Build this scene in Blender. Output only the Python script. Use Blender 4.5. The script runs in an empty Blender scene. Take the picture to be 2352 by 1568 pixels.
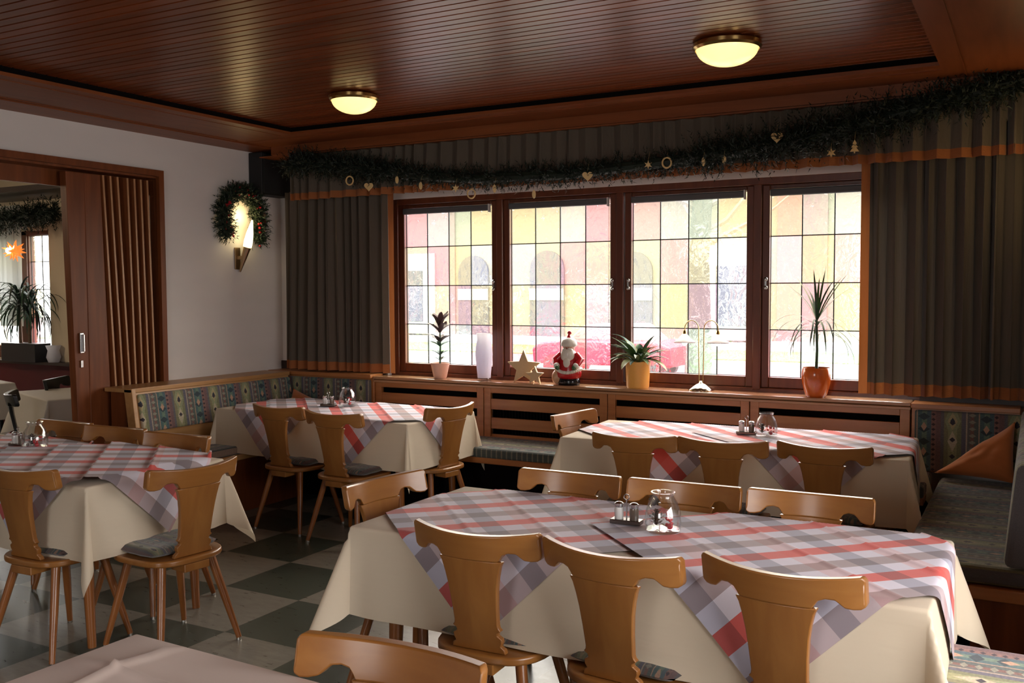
import bpy, math, random
from mathutils import Vector, Matrix, noise
random.seed(7)
PI = math.pi
S = bpy.context.scene
COL = S.collection

# ------------------------------------------------------------------ camera
cd = bpy.data.cameras.new('camera'); cam = bpy.data.objects.new('camera', cd); COL.objects.link(cam)
cd.sensor_width = 36.0; cd.lens = 2192.12 / 2352 * 36; cd.clip_start = 0.05; cd.clip_end = 300
yaw, pitch, roll = 0.501391738, 0.0534147, -0.0040415
cy, sy, cp, sp = math.cos(yaw), math.sin(yaw), math.cos(pitch), math.sin(pitch)
fw = Vector((-sy * cp, cy * cp, -sp)); rt = Vector((cy, sy, 0)); up = rt.cross(fw)
r2 = rt * math.cos(roll) + up * math.sin(roll); u2 = -rt * math.sin(roll) + up * math.cos(roll)
m = Matrix.Identity(4)
for i in range(3):
    m[i][0], m[i][1], m[i][2] = r2[i], u2[i], -fw[i]
m[2][3] = 1.60
cam.matrix_world = m
S.camera = cam

# ------------------------------------------------------------------ world, exposure
S.view_settings.view_transform = 'Standard'; S.view_settings.look = 'None'
S.view_settings.exposure = 0.05; S.view_settings.gamma = 1.0; S.view_settings.use_curve_mapping = False
w = bpy.data.worlds.new('World'); S.world = w; w.use_nodes = True
wn = w.node_tree; wn.nodes.clear()
wo = wn.nodes.new('ShaderNodeOutputWorld'); wb = wn.nodes.new('ShaderNodeBackground')
tc = wn.nodes.new('ShaderNodeTexCoord'); sx = wn.nodes.new('ShaderNodeSeparateXYZ')
mr = wn.nodes.new('ShaderNodeMapRange'); mr.inputs[1].default_value = 0.0; mr.inputs[2].default_value = 1.0
mr.inputs[3].default_value = 6.5; mr.inputs[4].default_value = 28.0
wn.links.new(tc.outputs['Generated'], sx.inputs[0]); wn.links.new(sx.outputs[2], mr.inputs[0])
wb.inputs[0].default_value = (1.0, 0.975, 0.955, 1)
wn.links.new(mr.outputs[0], wb.inputs[1]); wn.links.new(wb.outputs[0], wo.inputs[0])
try:
    S.cycles.use_denoising = True
    S.cycles.max_bounces = 9; S.cycles.diffuse_bounces = 5; S.cycles.glossy_bounces = 4
    S.cycles.transmission_bounces = 6; S.cycles.transparent_max_bounces = 12
    S.cycles.sample_clamp_indirect = 6; S.cycles.caustics_reflective = False; S.cycles.caustics_refractive = False
    S.cycles.use_light_tree = True
except Exception:
    pass

def portal(x, y, z, rot, sx_, sy_):
    l = bpy.data.lights.new('window_portal', 'AREA'); l.shape = 'RECTANGLE'; l.size = sx_; l.size_y = sy_
    l.cycles.is_portal = True
    o = bpy.data.objects.new('window_portal', l); COL.objects.link(o); o.location = (x, y, z); o.rotation_euler = rot
portal(-2.6, 6.50, 1.62, (PI / 2 + PI, 0, 0), 3.95, 1.4)
portal(-9.3, 6.50, 1.62, (PI / 2 + PI, 0, 0), 1.5, 1.4)
portal(1.72, 1.65, 1.5, (0, PI / 2, 0), 1.7, 2.8)
portal(-1.6, -3.28, 1.65, (PI / 2, 0, 0), 1.6, 1.5)
portal(-11.2, 6.50, 1.62, (PI / 2 + PI, 0, 0), 2.0, 1.4)

# ------------------------------------------------------------------ geometry helpers
class MB:
    def __init__(s): s.v = []; s.f = []; s.mi = []; s.uv = None
    def add(s, vs, fs, mi=0):
        o = len(s.v); s.v += [tuple(v) for v in vs]
        for f in fs: s.f.append(tuple(i + o for i in f)); s.mi.append(mi)
        return s
    def box(s, x0, x1, y0, y1, z0, z1, mi=0, M=None):
        vs = [(x, y, z) for z in (z0, z1) for y in (y0, y1) for x in (x0, x1)]
        if M is not None: vs = [M @ Vector(v) for v in vs]
        return s.add(vs, [(0, 2, 3, 1), (4, 5, 7, 6), (0, 1, 5, 4), (2, 6, 7, 3), (0, 4, 6, 2), (1, 3, 7, 5)], mi)
    def lathe(s, prof, n=24, c=(0, 0, 0), mi=0, M=None, caps=True):
        vs = []; fs = []
        for r, z in prof:
            for k in range(n):
                a = 2 * PI * k / n; vs.append(Vector((r * math.cos(a), r * math.sin(a), z)))
        for i in range(len(prof) - 1):
            for k in range(n):
                a = i * n + k; b = i * n + (k + 1) % n
                fs.append((a, b, b + n, a + n))
        if caps:
            if prof[0][0] > 1e-5: fs.append(tuple(range(n - 1, -1, -1)))
            if prof[-1][0] > 1e-5: fs.append(tuple((len(prof) - 1) * n + k for k in range(n)))
        if M is not None: vs = [M @ v for v in vs]
        vs = [v + Vector(c) for v in vs]
        return s.add(vs, fs, mi)
    def tube(s, pts, rad, n=10, mi=0, cap=True):
        pts = [Vector(p) for p in pts]
        if not isinstance(rad, (list, tuple)): rad = [rad] * len(pts)
        vs = []; fs = []; up0 = None
        for i, p in enumerate(pts):
            d = (pts[min(i + 1, len(pts) - 1)] - pts[max(i - 1, 0)]).normalized()
            if up0 is None:
                up0 = Vector((0, 0, 1)) if abs(d.z) < 0.9 else Vector((1, 0, 0))
            a = d.cross(up0).normalized(); b = a.cross(d).normalized(); up0 = b
            for k in range(n):
                t = 2 * PI * k / n; vs.append(p + (a * math.cos(t) + b * math.sin(t)) * rad[i])
        for i in range(len(pts) - 1):
            for k in range(n):
                q = i * n + k; r = i * n + (k + 1) % n; fs.append((q, r, r + n, q + n))
        if cap:
            fs.append(tuple(range(n - 1, -1, -1))); fs.append(tuple((len(pts) - 1) * n + k for k in range(n)))
        return s.add(vs, fs, mi)
    def sphere(s, c, r, n=10, mi=0, sc=(1, 1, 1)):
        prof = [(r * math.sin(PI * i / n), -r * math.cos(PI * i / n)) for i in range(n + 1)]
        prof[0] = (1e-6, -r); prof[-1] = (1e-6, r)
        M = Matrix.Diagonal((sc[0], sc[1], sc[2])).to_4x4()
        return s.lathe(prof, max(8, n + 2), c, mi, M, caps=False)
    def grid(s, fn, nu, nv, mi=0):
        o = [fn(i / nu, j / nv) for j in range(nv + 1) for i in range(nu + 1)]
        fs = [(j * (nu + 1) + i, j * (nu + 1) + i + 1, (j + 1) * (nu + 1) + i + 1, (j + 1) * (nu + 1) + i) for j in range(nv) for i in range(nu)]
        return s.add(o, fs, mi)
    def prism(s, poly, fn, t, mi=0):
        """poly: 2D outline; fn(u, v, w) -> 3D with w in {0, t}"""
        n = len(poly)
        vs = [fn(u, v, 0) for u, v in poly] + [fn(u, v, t) for u, v in poly]
        fs = [tuple(range(n - 1, -1, -1)), tuple(range(n, 2 * n))]
        fs += [(i, (i + 1) % n, (i + 1) % n + n, i + n) for i in range(n)]
        return s.add(vs, fs, mi)
    def build(s, name, mats, parent=None, smooth=False, bevel=0, seg=2, solid=0, uv=None, sharp=0.7):
        me = bpy.data.meshes.new(name); me.from_pydata(s.v, [], s.f)
        if not isinstance(mats, (list, tuple)): mats = [mats]
        for mt in mats: me.materials.append(mt)
        if len(mats) > 1:
            for p, k in zip(me.polygons, s.mi): p.material_index = k
        if uv is not None:
            l = me.uv_layers.new(name='UVMap')
            for lp in me.loops: l.data[lp.index].uv = uv[lp.vertex_index]
        me.validate(); me.update()
        o = bpy.data.objects.new(name, me); COL.objects.link(o)
        if parent is not None: o.parent = parent
        if smooth:
            for p in me.polygons: p.use_smooth = True
            if sharp:
                try: me.set_sharp_from_angle(angle=sharp)
                except Exception: pass
        if solid:
            d = o.modifiers.new('thickness', 'SOLIDIFY'); d.thickness = solid; d.offset = 0
        if bevel:
            b = o.modifiers.new('bevel', 'BEVEL'); b.width = bevel; b.segments = seg; b.limit_method = 'ANGLE'; b.angle_limit = 0.6
        return o

def thing(name, label, cat, loc=(0, 0, 0), rz=0, group=None, kind=None):
    o = bpy.data.objects.new(name, None); COL.objects.link(o); o.empty_display_size = 0.05
    o.location = loc; o.rotation_euler = (0, 0, rz)
    return tag(o, label, cat, group, kind)
def tag(o, label=None, cat=None, group=None, kind=None):
    if label: o['label'] = label
    if cat: o['category'] = cat
    if group: o['group'] = group
    if kind: o['kind'] = kind
    return o
def dup(root, loc, rz, label, group=None):
    r = root.copy(); COL.objects.link(r); r.location = loc; r.rotation_euler = (0, 0, rz); r['label'] = label
    if group: r['group'] = group
    for ch in list(root.children):
        c = ch.copy(); COL.objects.link(c); c.parent = r
        for g in list(ch.children):
            d = g.copy(); COL.objects.link(d); d.parent = c
    return r
def struct(name, mb, mat, label=None, **k):
    o = mb.build(name, mat, **k); o['kind'] = 'structure'
    if label: o['label'] = label
    return o

# ------------------------------------------------------------------ materials
def newmat(name):
    mt = bpy.data.materials.new(name); mt.use_nodes = True; nt = mt.node_tree
    return mt, nt, nt.nodes['Principled BSDF']
def N(nt, t, **kw):
    n = nt.nodes.new(t)
    for k, v in kw.items(): setattr(n, k, v)
    return n
def setp(b, col=None, rough=None, metal=None, coat=None, spec=None, trans=None, ior=None, sheen=None, em=None, ems=None):
    I = b.inputs
    if col is not None: I['Base Color'].default_value = (*col, 1)
    if rough is not None: I['Roughness'].default_value = rough
    if metal is not None: I['Metallic'].default_value = metal
    if coat is not None: I['Coat Weight'].default_value = coat; I['Coat Roughness'].default_value = 0.15
    if spec is not None: I['Specular IOR Level'].default_value = spec
    if trans is not None: I['Transmission Weight'].default_value = trans
    if ior is not None: I['IOR'].default_value = ior
    if sheen is not None: I['Sheen Weight'].default_value = sheen
    if em is not None: I['Emission Color'].default_value = (*em, 1); I['Emission Strength'].default_value = ems
def plain(name, col, rough=0.5, **k):
    mt, nt, b = newmat(name); setp(b, col, rough, **k)
    n = N(nt, 'ShaderNodeTexNoise'); n.inputs['Scale'].default_value = 14
    hv = N(nt, 'ShaderNodeMixRGB', blend_type='MULTIPLY'); hv.inputs[0].default_value = 0.12
    hv.inputs[1].default_value = (*col, 1); nt.links.new(n.outputs[0], hv.inputs[2]); nt.links.new(hv.outputs[0], b.inputs['Base Color'])
    return mt
def ramp(nt, stops, const=False):
    r = N(nt, 'ShaderNodeValToRGB'); e = r.color_ramp.elements
    while len(e) < len(stops): e.new(0.5)
    for q, (p, c) in zip(e, stops): q.position = p; q.color = (*c, 1)
    if const: r.color_ramp.interpolation = 'CONSTANT'
    return r
def wood(name, c1, c2, axis='X', rough=0.38, coat=0.0, scale=1.0, plank=None, bump=0.05, spec=0.5):
    mt, nt, b = newmat(name); setp(b, rough=rough, coat=coat, spec=spec)
    t = N(nt, 'ShaderNodeTexCoord'); mp = N(nt, 'ShaderNodeMapping')
    sc = {'X': (1.2, 14, 14), 'Y': (14, 1.2, 14), 'Z': (14, 14, 1.2)}[axis]
    mp.inputs['Scale'].default_value = tuple(v * scale for v in sc)
    nt.links.new(t.outputs['Object'], mp.inputs[0])
    n = N(nt, 'ShaderNodeTexNoise'); n.inputs['Scale'].default_value = 1.6; n.inputs['Detail'].default_value = 6; n.inputs['Distortion'].default_value = 0.4
    nt.links.new(mp.outputs[0], n.inputs[0])
    r = ramp(nt, [(0.3, c1), (0.7, c2)]); nt.links.new(n.outputs[0], r.inputs[0])
    out = r.outputs[0]
    if plank:
        ax, wd = plank
        s = N(nt, 'ShaderNodeSeparateXYZ'); nt.links.new(t.outputs['Object'], s.inputs[0])
        d = N(nt, 'ShaderNodeMath', operation='DIVIDE'); d.inputs[1].default_value = wd; nt.links.new(s.outputs[ax], d.inputs[0])
        fl = N(nt, 'ShaderNodeMath', operation='FLOOR'); nt.links.new(d.outputs[0], fl.inputs[0])
        wn_ = N(nt, 'ShaderNodeTexWhiteNoise', noise_dimensions='1D'); nt.links.new(fl.outputs[0], wn_.inputs['W'])
        mr_ = N(nt, 'ShaderNodeMapRange'); mr_.inputs[3].default_value = 0.72; mr_.inputs[4].default_value = 1.18
        nt.links.new(wn_.outputs['Value'], mr_.inputs[0])
        mx = N(nt, 'ShaderNodeVectorMath', operation='SCALE'); nt.links.new(out, mx.inputs[0]); nt.links.new(mr_.outputs[0], mx.inputs['Scale'])
        out = mx.outputs[0]
    nt.links.new(out, b.inputs['Base Color'])
    bp = N(nt, 'ShaderNodeBump'); bp.inputs['Strength'].default_value = bump; bp.inputs['Distance'].default_value = 0.004
    nt.links.new(n.outputs[0], bp.inputs['Height']); nt.links.new(bp.outputs[0], b.inputs['Normal'])
    return mt

M_ceil = wood('ceiling_boards_lacquered', (0.125, 0.027, 0.007), (0.225, 0.053, 0.014), 'X', 0.32, 0.0, spec=0.3, plank=(1, 0.0665))
M_ceil.node_tree.nodes['Principled BSDF'].inputs['Specular Tint'].default_value = (1.0, 0.62, 0.4, 1)
M_soff = wood('soffit_wood_x', (0.18, 0.048, 0.014), (0.25, 0.074, 0.023), 'X', 0.42, 0.0, spec=0.25)
M_soffy = wood('soffit_wood_y', (0.18, 0.048, 0.014), (0.25, 0.074, 0.023), 'Y', 0.42, 0.0, spec=0.25)
M_door = wood('folding_door_wood', (0.14, 0.038, 0.011), (0.22, 0.064, 0.019), 'Z', 0.42, 0.0, spec=0.3)
M_doore = wood('folding_door_edge', (0.42, 0.2, 0.09), (0.5, 0.26, 0.12), 'Z', 0.4)
M_win = wood('window_wood', (0.10, 0.024, 0.009), (0.15, 0.040, 0.014), 'Z', 0.38, 0.05)
M_cover = wood('radiator_cover_wood', (0.33, 0.118, 0.034), (0.42, 0.165, 0.052), 'X', 0.38, 0.1)
M_bench = wood('bench_wood', (0.42, 0.21, 0.075), (0.52, 0.28, 0.11), 'Y', 0.38)
M_chair = wood('chair_beech', (0.235, 0.088, 0.019), (0.315, 0.132, 0.032), 'Z', 0.32, 0.12, scale=0.8)
M_chairx = wood('chair_beech_crest', (0.235, 0.088, 0.019), (0.315, 0.132, 0.032), 'X', 0.3, 0.15, scale=0.8)
M_leg = wood('leg_beech', (0.23, 0.075, 0.017), (0.31, 0.11, 0.027), 'Z', 0.33, 0.2)
M_dark = plain('dark_recess', (0.006, 0.004, 0.004), 0.9, spec=0.05)  # near-black; holds the shade of the ceiling gap in its colour
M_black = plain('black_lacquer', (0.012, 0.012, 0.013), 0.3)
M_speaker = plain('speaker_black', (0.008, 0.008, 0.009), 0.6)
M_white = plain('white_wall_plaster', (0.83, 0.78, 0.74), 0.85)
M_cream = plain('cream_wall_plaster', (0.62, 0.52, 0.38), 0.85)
M_redwall = plain('dark_red_wainscot', (0.10, 0.006, 0.010), 0.6)
M_brass = plain('brass', (0.62, 0.42, 0.16), 0.22, metal=1.0)
M_bronze = plain('brushed_bronze', (0.42, 0.30, 0.18), 0.35, metal=1.0)
M_steel = plain('steel', (0.6, 0.6, 0.6), 0.25, metal=1.0)
M_iron = plain('lead_came', (0.02, 0.02, 0.022), 0.5)
M_roller = plain('roller_blind_grey', (0.10, 0.10, 0.105), 0.6)
M_orange = plain('orange_band_fabric', (0.42, 0.15, 0.045), 0.85)
M_pillow = plain('orange_cushion_fabric', (0.50, 0.15, 0.035), 0.85, sheen=0.3)
M_soil = plain('potting_soil', (0.03, 0.02, 0.013), 0.95)
M_gold = plain('straw_ornament', (0.75, 0.52, 0.22), 0.5)
M_starwood = plain('pale_plywood', (0.60, 0.44, 0.25), 0.6)
M_red = plain('berry_red', (0.55, 0.02, 0.03), 0.25)
M_cone = plain('pine_cone_brown', (0.045, 0.02, 0.012), 0.6)
M_foot = plain('metal_glide', (0.35, 0.33, 0.30), 0.35, metal=1.0)

def needle_mat(name, c1, c2):
    mt, nt, b = newmat(name); setp(b, rough=0.6)
    n = N(nt, 'ShaderNodeTexNoise'); n.inputs['Scale'].default_value = 20
    r = ramp(nt, [(0.3, c1), (0.7, c2)]); nt.links.new(n.outputs[0], r.inputs[0]); nt.links.new(r.outputs[0], b.inputs['Base Color'])
    return mt
M_needle = needle_mat('pine_needles', (0.003, 0.008, 0.004), (0.008, 0.020, 0.010))
M_wreath = needle_mat('wreath_needles', (0.005, 0.014, 0.005), (0.015, 0.032, 0.012))
M_leaf = needle_mat('leaf_green', (0.03, 0.09, 0.02), (0.08, 0.16, 0.035))
M_leafd = needle_mat('leaf_dark', (0.018, 0.05, 0.03), (0.04, 0.10, 0.05))
M_leafp = needle_mat('leaf_purple', (0.05, 0.025, 0.03), (0.08, 0.045, 0.04))
M_bark = needle_mat('plant_stem', (0.08, 0.045, 0.025), (0.14, 0.09, 0.05))

def floor_mat():
    mt, nt, b = newmat('checker_linoleum'); setp(b, rough=0.28, spec=0.5)
    t = N(nt, 'ShaderNodeTexCoord'); mp = N(nt, 'ShaderNodeMapping'); g = 0.515
    mp.inputs['Location'].default_value = (3.83 + 20 * g, -3.735 + 20 * g, 0.1)
    nt.links.new(t.outputs['Object'], mp.inputs[0])
    ch = N(nt, 'ShaderNodeTexChecker'); ch.inputs['Scale'].default_value = 1 / g
    ch.inputs[1].default_value = (0.275, 0.262, 0.222, 1); ch.inputs[2].default_value = (0.068, 0.084, 0.068, 1)
    nt.links.new(mp.outputs[0], ch.inputs[0])
    n = N(nt, 'ShaderNodeTexNoise'); n.inputs['Scale'].default_value = 9; n.inputs['Detail'].default_value = 8; n.inputs['Roughness'].default_value = 0.7
    mp2 = N(nt, 'ShaderNodeMapping'); mp2.inputs['Scale'].default_value = (1, 3, 1); mp2.inputs['Rotation'].default_value = (0, 0, 0.5)
    nt.links.new(t.outputs['Object'], mp2.inputs[0]); nt.links.new(mp2.outputs[0], n.inputs[0])
    mx = N(nt, 'ShaderNodeMixRGB', blend_type='MULTIPLY'); mx.inputs[0].default_value = 0.75
    r = ramp(nt, [(0.3, (0.62, 0.6, 0.58)), (0.75, (1.25, 1.25, 1.25))]); nt.links.new(n.outputs[0], r.inputs[0])
    nt.links.new(ch.outputs[0], mx.inputs[1]); nt.links.new(r.outputs[0], mx.inputs[2]); nt.links.new(mx.outputs[0], b.inputs['Base Color'])
    r3 = N(nt, 'ShaderNodeMapRange'); r3.inputs[3].default_value = 0.2; r3.inputs[4].default_value = 0.4; nt.links.new(n.outputs[0], r3.inputs[0]); nt.links.new(r3.outputs[0], b.inputs['Roughness'])
    return mt
M_floor = floor_mat()

def cloth_mat(name, col, rough=0.8, trans=0.25):
    mt, nt, b = newmat(name); setp(b, col, rough, sheen=0.1)
    o = nt.nodes['Material Output']
    t = N(nt, 'ShaderNodeBsdfTranslucent'); t.inputs[0].default_value = (*[c * 0.95 for c in col], 1)
    mx = N(nt, 'ShaderNodeMixShader'); mx.inputs[0].default_value = trans
    nt.links.new(b.outputs[0], mx.inputs[1]); nt.links.new(t.outputs[0], mx.inputs[2]); nt.links.new(mx.outputs[0], o.inputs[0])
    n = N(nt, 'ShaderNodeTexNoise'); n.inputs['Scale'].default_value = 5; n.inputs['Detail'].default_value = 3
    bp = N(nt, 'ShaderNodeBump'); bp.inputs['Strength'].default_value = 0.25; bp.inputs['Distance'].default_value = 0.02
    nt.links.new(n.outputs[0], bp.inputs['Height']); nt.links.new(bp.outputs[0], b.inputs['Normal'])
    return mt
M_cloth = cloth_mat('cream_tablecloth', (0.84, 0.72, 0.55))
M_clothp = cloth_mat('pinkish_tablecloth', (0.84, 0.70, 0.62))
M_clothw = cloth_mat('white_tablecloth', (0.75, 0.70, 0.64))
M_curt = cloth_mat('curtain_taupe', (0.12, 0.095, 0.07), 0.9, 0.15)
M_curto = cloth_mat('curtain_orange_band', (0.36, 0.12, 0.033), 0.85, 0.2)
M_sheer = cloth_mat('white_panel_curtain', (0.62, 0.64, 0.62), 0.9, 0.45)

def plaid_mat():
    mt, nt, b = newmat('plaid_overlay'); setp(b, rough=0.75, sheen=0.1)
    uv = N(nt, 'ShaderNodeUVMap'); s = N(nt, 'ShaderNodeSeparateXYZ'); nt.links.new(uv.outputs[0], s.inputs[0])
    def stripes(out, cols, off):
        d = N(nt, 'ShaderNodeMath', operation='MULTIPLY_ADD'); d.inputs[1].default_value = 1 / 0.29; d.inputs[2].default_value = 10 + off
        nt.links.new(out, d.inputs[0]); f = N(nt, 'ShaderNodeMath', operation='FRACT'); nt.links.new(d.outputs[0], f.inputs[0])
        r = ramp(nt, [(i / 4, c) for i, c in enumerate(cols)], const=True); nt.links.new(f.outputs[0], r.inputs[0]); return r.outputs[0]
    A = stripes(s.outputs[0], [(0.88, 0.17, 0.14), (0.93, 0.93, 0.98), (0.52, 0.44, 0.43), (0.93, 0.93, 0.98)], 0.276)
    B = stripes(s.outputs[1], [(0.54, 0.55, 0.62), (0.93, 0.92, 0.97), (0.93, 0.74, 0.74), (0.93, 0.92, 0.97)], 0.776)
    mx = N(nt, 'ShaderNodeMixRGB', blend_type='MULTIPLY'); mx.inputs[0].default_value = 1
    nt.links.new(A, mx.inputs[1]); nt.links.new(B, mx.inputs[2])
    g = N(nt, 'ShaderNodeMixRGB', blend_type='MULTIPLY'); g.inputs[0].default_value = 1; g.inputs[2].default_value = (0.92, 0.89, 0.92, 1)
    nt.links.new(mx.outputs[0], g.inputs[1]); nt.links.new(g.outputs[0], b.inputs['Base Color'])
    return mt
M_plaid = plaid_mat()

def fabric_mat(name, ua, va, gain=1.0, per=0.335):
    """woven band fabric: bands repeat along ua, motifs along va"""
    mt, nt, b = newmat(name); setp(b, rough=0.9, sheen=0.2)
    t = N(nt, 'ShaderNodeTexCoord'); s = N(nt, 'ShaderNodeSeparateXYZ'); nt.links.new(t.outputs['Object'], s.inputs[0])
    def frac(out, p, off=0.0):
        d = N(nt, 'ShaderNodeMath', operation='MULTIPLY_ADD'); d.inputs[1].default_value = 1 / p; d.inputs[2].default_value = 50 + off
        nt.links.new(out, d.inputs[0]); f = N(nt, 'ShaderNodeMath', operation='FRACT'); nt.links.new(d.outputs[0], f.inputs[0]); return f.outputs[0]
    def mth(op, a, c):
        n = N(nt, 'ShaderNodeMath', operation=op)
        for i, q in enumerate((a, c)):
            if isinstance(q, (int, float)): n.inputs[i].default_value = q
            else: nt.links.new(q, n.inputs[i])
        return n.outputs[0]
    u, v = s.outputs[ua], s.outputs[va]
    fu = frac(u, per)
    g = gain
    bands = [(0.0, (0.13, 0.12, 0.13)), (0.05, (0.22, 0.20, 0.11)), (0.12, (0.30, 0.29, 0.15)), (0.26, (0.20, 0.20, 0.11)), (0.33, (0.13, 0.12, 0.15)),
             (0.40, (0.42, 0.33, 0.25)), (0.425, (0.14, 0.13, 0.12)), (0.47, (0.20, 0.10, 0.08)), (0.53, (0.10, 0.12, 0.11)), (0.60, (0.42, 0.28, 0.2)),
             (0.62, (0.08, 0.14, 0.14)), (0.69, (0.15, 0.22, 0.16)), (0.77, (0.08, 0.13, 0.15)), (0.84, (0.25, 0.13, 0.11)), (0.92, (0.18, 0.10, 0.10))]
    r = ramp(nt, [(p, tuple(min(1, c * g) for c in col)) for p, col in bands], const=True); nt.links.new(fu, r.inputs[0])
    col = r.outputs[0]
    def motif(cu, hu, pv, off, thr, c):
        nonlocal col
        du = mth('DIVIDE', mth('ABSOLUTE', mth('SUBTRACT', fu, cu), 0), hu)
        dv = mth('MULTIPLY', mth('ABSOLUTE', mth('SUBTRACT', frac(v, pv, off), 0.5), 0), 2 / thr)
        k = mth('LESS_THAN', mth('ADD', du, dv), 1.0)
        mx = N(nt, 'ShaderNodeMixRGB'); nt.links.new(k, mx.inputs[0]); nt.links.new(col, mx.inputs[1]); mx.inputs[2].default_value = (*[min(1, q * g) for q in c], 1)
        col = mx.outputs[0]
    motif(0.19, 0.13, 0.30, 0.767, 0.75, (0.28, 0.30, 0.17))
    motif(0.19, 0.08, 0.30, 0.767, 0.36, (0.44, 0.36, 0.20))
    motif(0.19, 0.04, 0.30, 0.767, 0.14, (0.03, 0.04, 0.06))
    motif(0.19, 0.08, 0.30, 0.167, 0.42, (0.50, 0.42, 0.30))
    motif(0.19, 0.05, 0.10, 0.4, 0.30, (0.04, 0.03, 0.04))
    motif(0.725, 0.10, 0.075, 0.3, 0.6, (0.04, 0.06, 0.07))
    motif(0.725, 0.05, 0.15, 0.3, 0.35, (0.50, 0.30, 0.2))
    motif(0.505, 0.06, 0.04, 0.0, 0.6, (0.28, 0.26, 0.2))
    motif(0.88, 0.035, 0.03, 0.0, 0.6, (0.05, 0.03, 0.04))
    n = N(nt, 'ShaderNodeTexNoise'); n.inputs['Scale'].default_value = 60; n.inputs['Detail'].default_value = 3
    mx = N(nt, 'ShaderNodeMixRGB', blend_type='MULTIPLY'); mx.inputs[0].default_value = 0.6
    r2_ = ramp(nt, [(0.3, (0.6, 0.6, 0.6)), (0.7, (1.2, 1.2, 1.2))]); nt.links.new(n.outputs[0], r2_.inputs[0])
    nt.links.new(col, mx.inputs[1]); nt.links.new(r2_.outputs[0], mx.inputs[2]); nt.links.new(mx.outputs[0], b.inputs['Base Color'])
    return mt
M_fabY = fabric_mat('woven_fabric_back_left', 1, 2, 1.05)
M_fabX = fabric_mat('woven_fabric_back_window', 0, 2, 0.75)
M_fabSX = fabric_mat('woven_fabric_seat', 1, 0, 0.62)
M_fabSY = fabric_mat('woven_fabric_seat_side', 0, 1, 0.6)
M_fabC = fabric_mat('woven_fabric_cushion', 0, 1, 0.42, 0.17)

def pane_mat(name, tint, clear=0.64):
    """leaded antique pane: tinted, wavy; part of the light passes straight, part is bent by the waves"""
    mt, nt, b = newmat(name); nt.nodes.remove(b); o = nt.nodes['Material Output']
    tr = N(nt, 'ShaderNodeBsdfTransparent'); tr.inputs[0].default_value = (*tint, 1)
    rf = N(nt, 'ShaderNodeBsdfRefraction'); rf.inputs[0].default_value = (*tint, 1); rf.inputs['IOR'].default_value = 1.12; rf.inputs['Roughness'].default_value = 0.03
    gl = N(nt, 'ShaderNodeBsdfGlossy'); gl.inputs['Roughness'].default_value = 0.08
    t = N(nt, 'ShaderNodeTexCoord'); mp = N(nt, 'ShaderNodeMapping'); mp.inputs['Scale'].default_value = (1, 1, 0.8)
    nt.links.new(t.outputs['Object'], mp.inputs[0])
    n = N(nt, 'ShaderNodeTexNoise'); n.inputs['Scale'].default_value = 16; n.inputs['Detail'].default_value = 3; n.inputs['Distortion'].default_value = 1.2
    nt.links.new(mp.outputs[0], n.inputs[0])
    bp = N(nt, 'ShaderNodeBump'); bp.inputs['Strength'].default_value = 0.8; bp.inputs['Distance'].default_value = 0.02
    nt.links.new(n.outputs[0], bp.inputs['Height']); nt.links.new(bp.outputs[0], rf.inputs['Normal']); nt.links.new(bp.outputs[0], gl.inputs['Normal'])
    m1 = N(nt, 'ShaderNodeMixShader'); m1.inputs[0].default_value = 1 - clear
    nt.links.new(tr.outputs[0], m1.inputs[1]); nt.links.new(rf.outputs[0], m1.inputs[2])
    m2 = N(nt, 'ShaderNodeMixShader'); m2.inputs[0].default_value = 0.04
    nt.links.new(m1.outputs[0], m2.inputs[1]); nt.links.new(gl.outputs[0], m2.inputs[2]); nt.links.new(m2.outputs[0], o.inputs[0])
    return mt
PANES = [pane_mat('pane_clear', (0.93, 0.95, 0.95)), pane_mat('pane_yellow', (0.95, 0.87, 0.62)), pane_mat('pane_pink', (0.93, 0.68, 0.72)),
         pane_mat('pane_green', (0.76, 0.86, 0.76)), pane_mat('pane_pale_yellow', (0.95, 0.94, 0.74))]

def glassy(name, col=(0.97, 0.98, 0.98)):
    mt, nt, b = newmat(name); nt.nodes.remove(b); o = nt.nodes['Material Output']
    tr = N(nt, 'ShaderNodeBsdfTransparent'); tr.inputs[0].default_value = (*col, 1)
    gl = N(nt, 'ShaderNodeBsdfGlossy'); gl.inputs['Roughness'].default_value = 0.04
    lw = N(nt, 'ShaderNodeLayerWeight'); pw = N(nt, 'ShaderNodeMath', operation='POWER'); pw.inputs[1].default_value = 2.0; nt.links.new(lw.outputs['Facing'], pw.inputs[0])
    ma = N(nt, 'ShaderNodeMath', operation='MULTIPLY_ADD'); ma.inputs[1].default_value = 0.6; ma.inputs[2].default_value = 0.06; nt.links.new(pw.outputs[0], ma.inputs[0])
    ms = N(nt, 'ShaderNodeMixShader'); nt.links.new(ma.outputs[0], ms.inputs[0]); nt.links.new(tr.outputs[0], ms.inputs[1]); nt.links.new(gl.outputs[0], ms.inputs[2]); nt.links.new(ms.outputs[0], o.inputs[0])
    return mt
M_glass = glassy('clear_glass')
M_frost = None
def frost():
    mt, nt, b = newmat('frosted_glass'); setp(b, (0.86, 0.87, 0.93), 0.5, trans=0.0)
    o = nt.nodes['Material Output']; t = N(nt, 'ShaderNodeBsdfTranslucent'); t.inputs[0].default_value = (0.9, 0.9, 0.96, 1)
    mx = N(nt, 'ShaderNodeMixShader'); mx.inputs[0].default_value = 0.6
    nt.links.new(b.outputs[0], mx.inputs[1]); nt.links.new(t.outputs[0], mx.inputs[2]); nt.links.new(mx.outputs[0], o.inputs[0]); return mt
M_frost = frost()
def emis(name, col, st, base=(0.9, 0.88, 0.8)):
    mt, nt, b = newmat(name); setp(b, base, 0.25, em=col, ems=st); return mt
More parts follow.
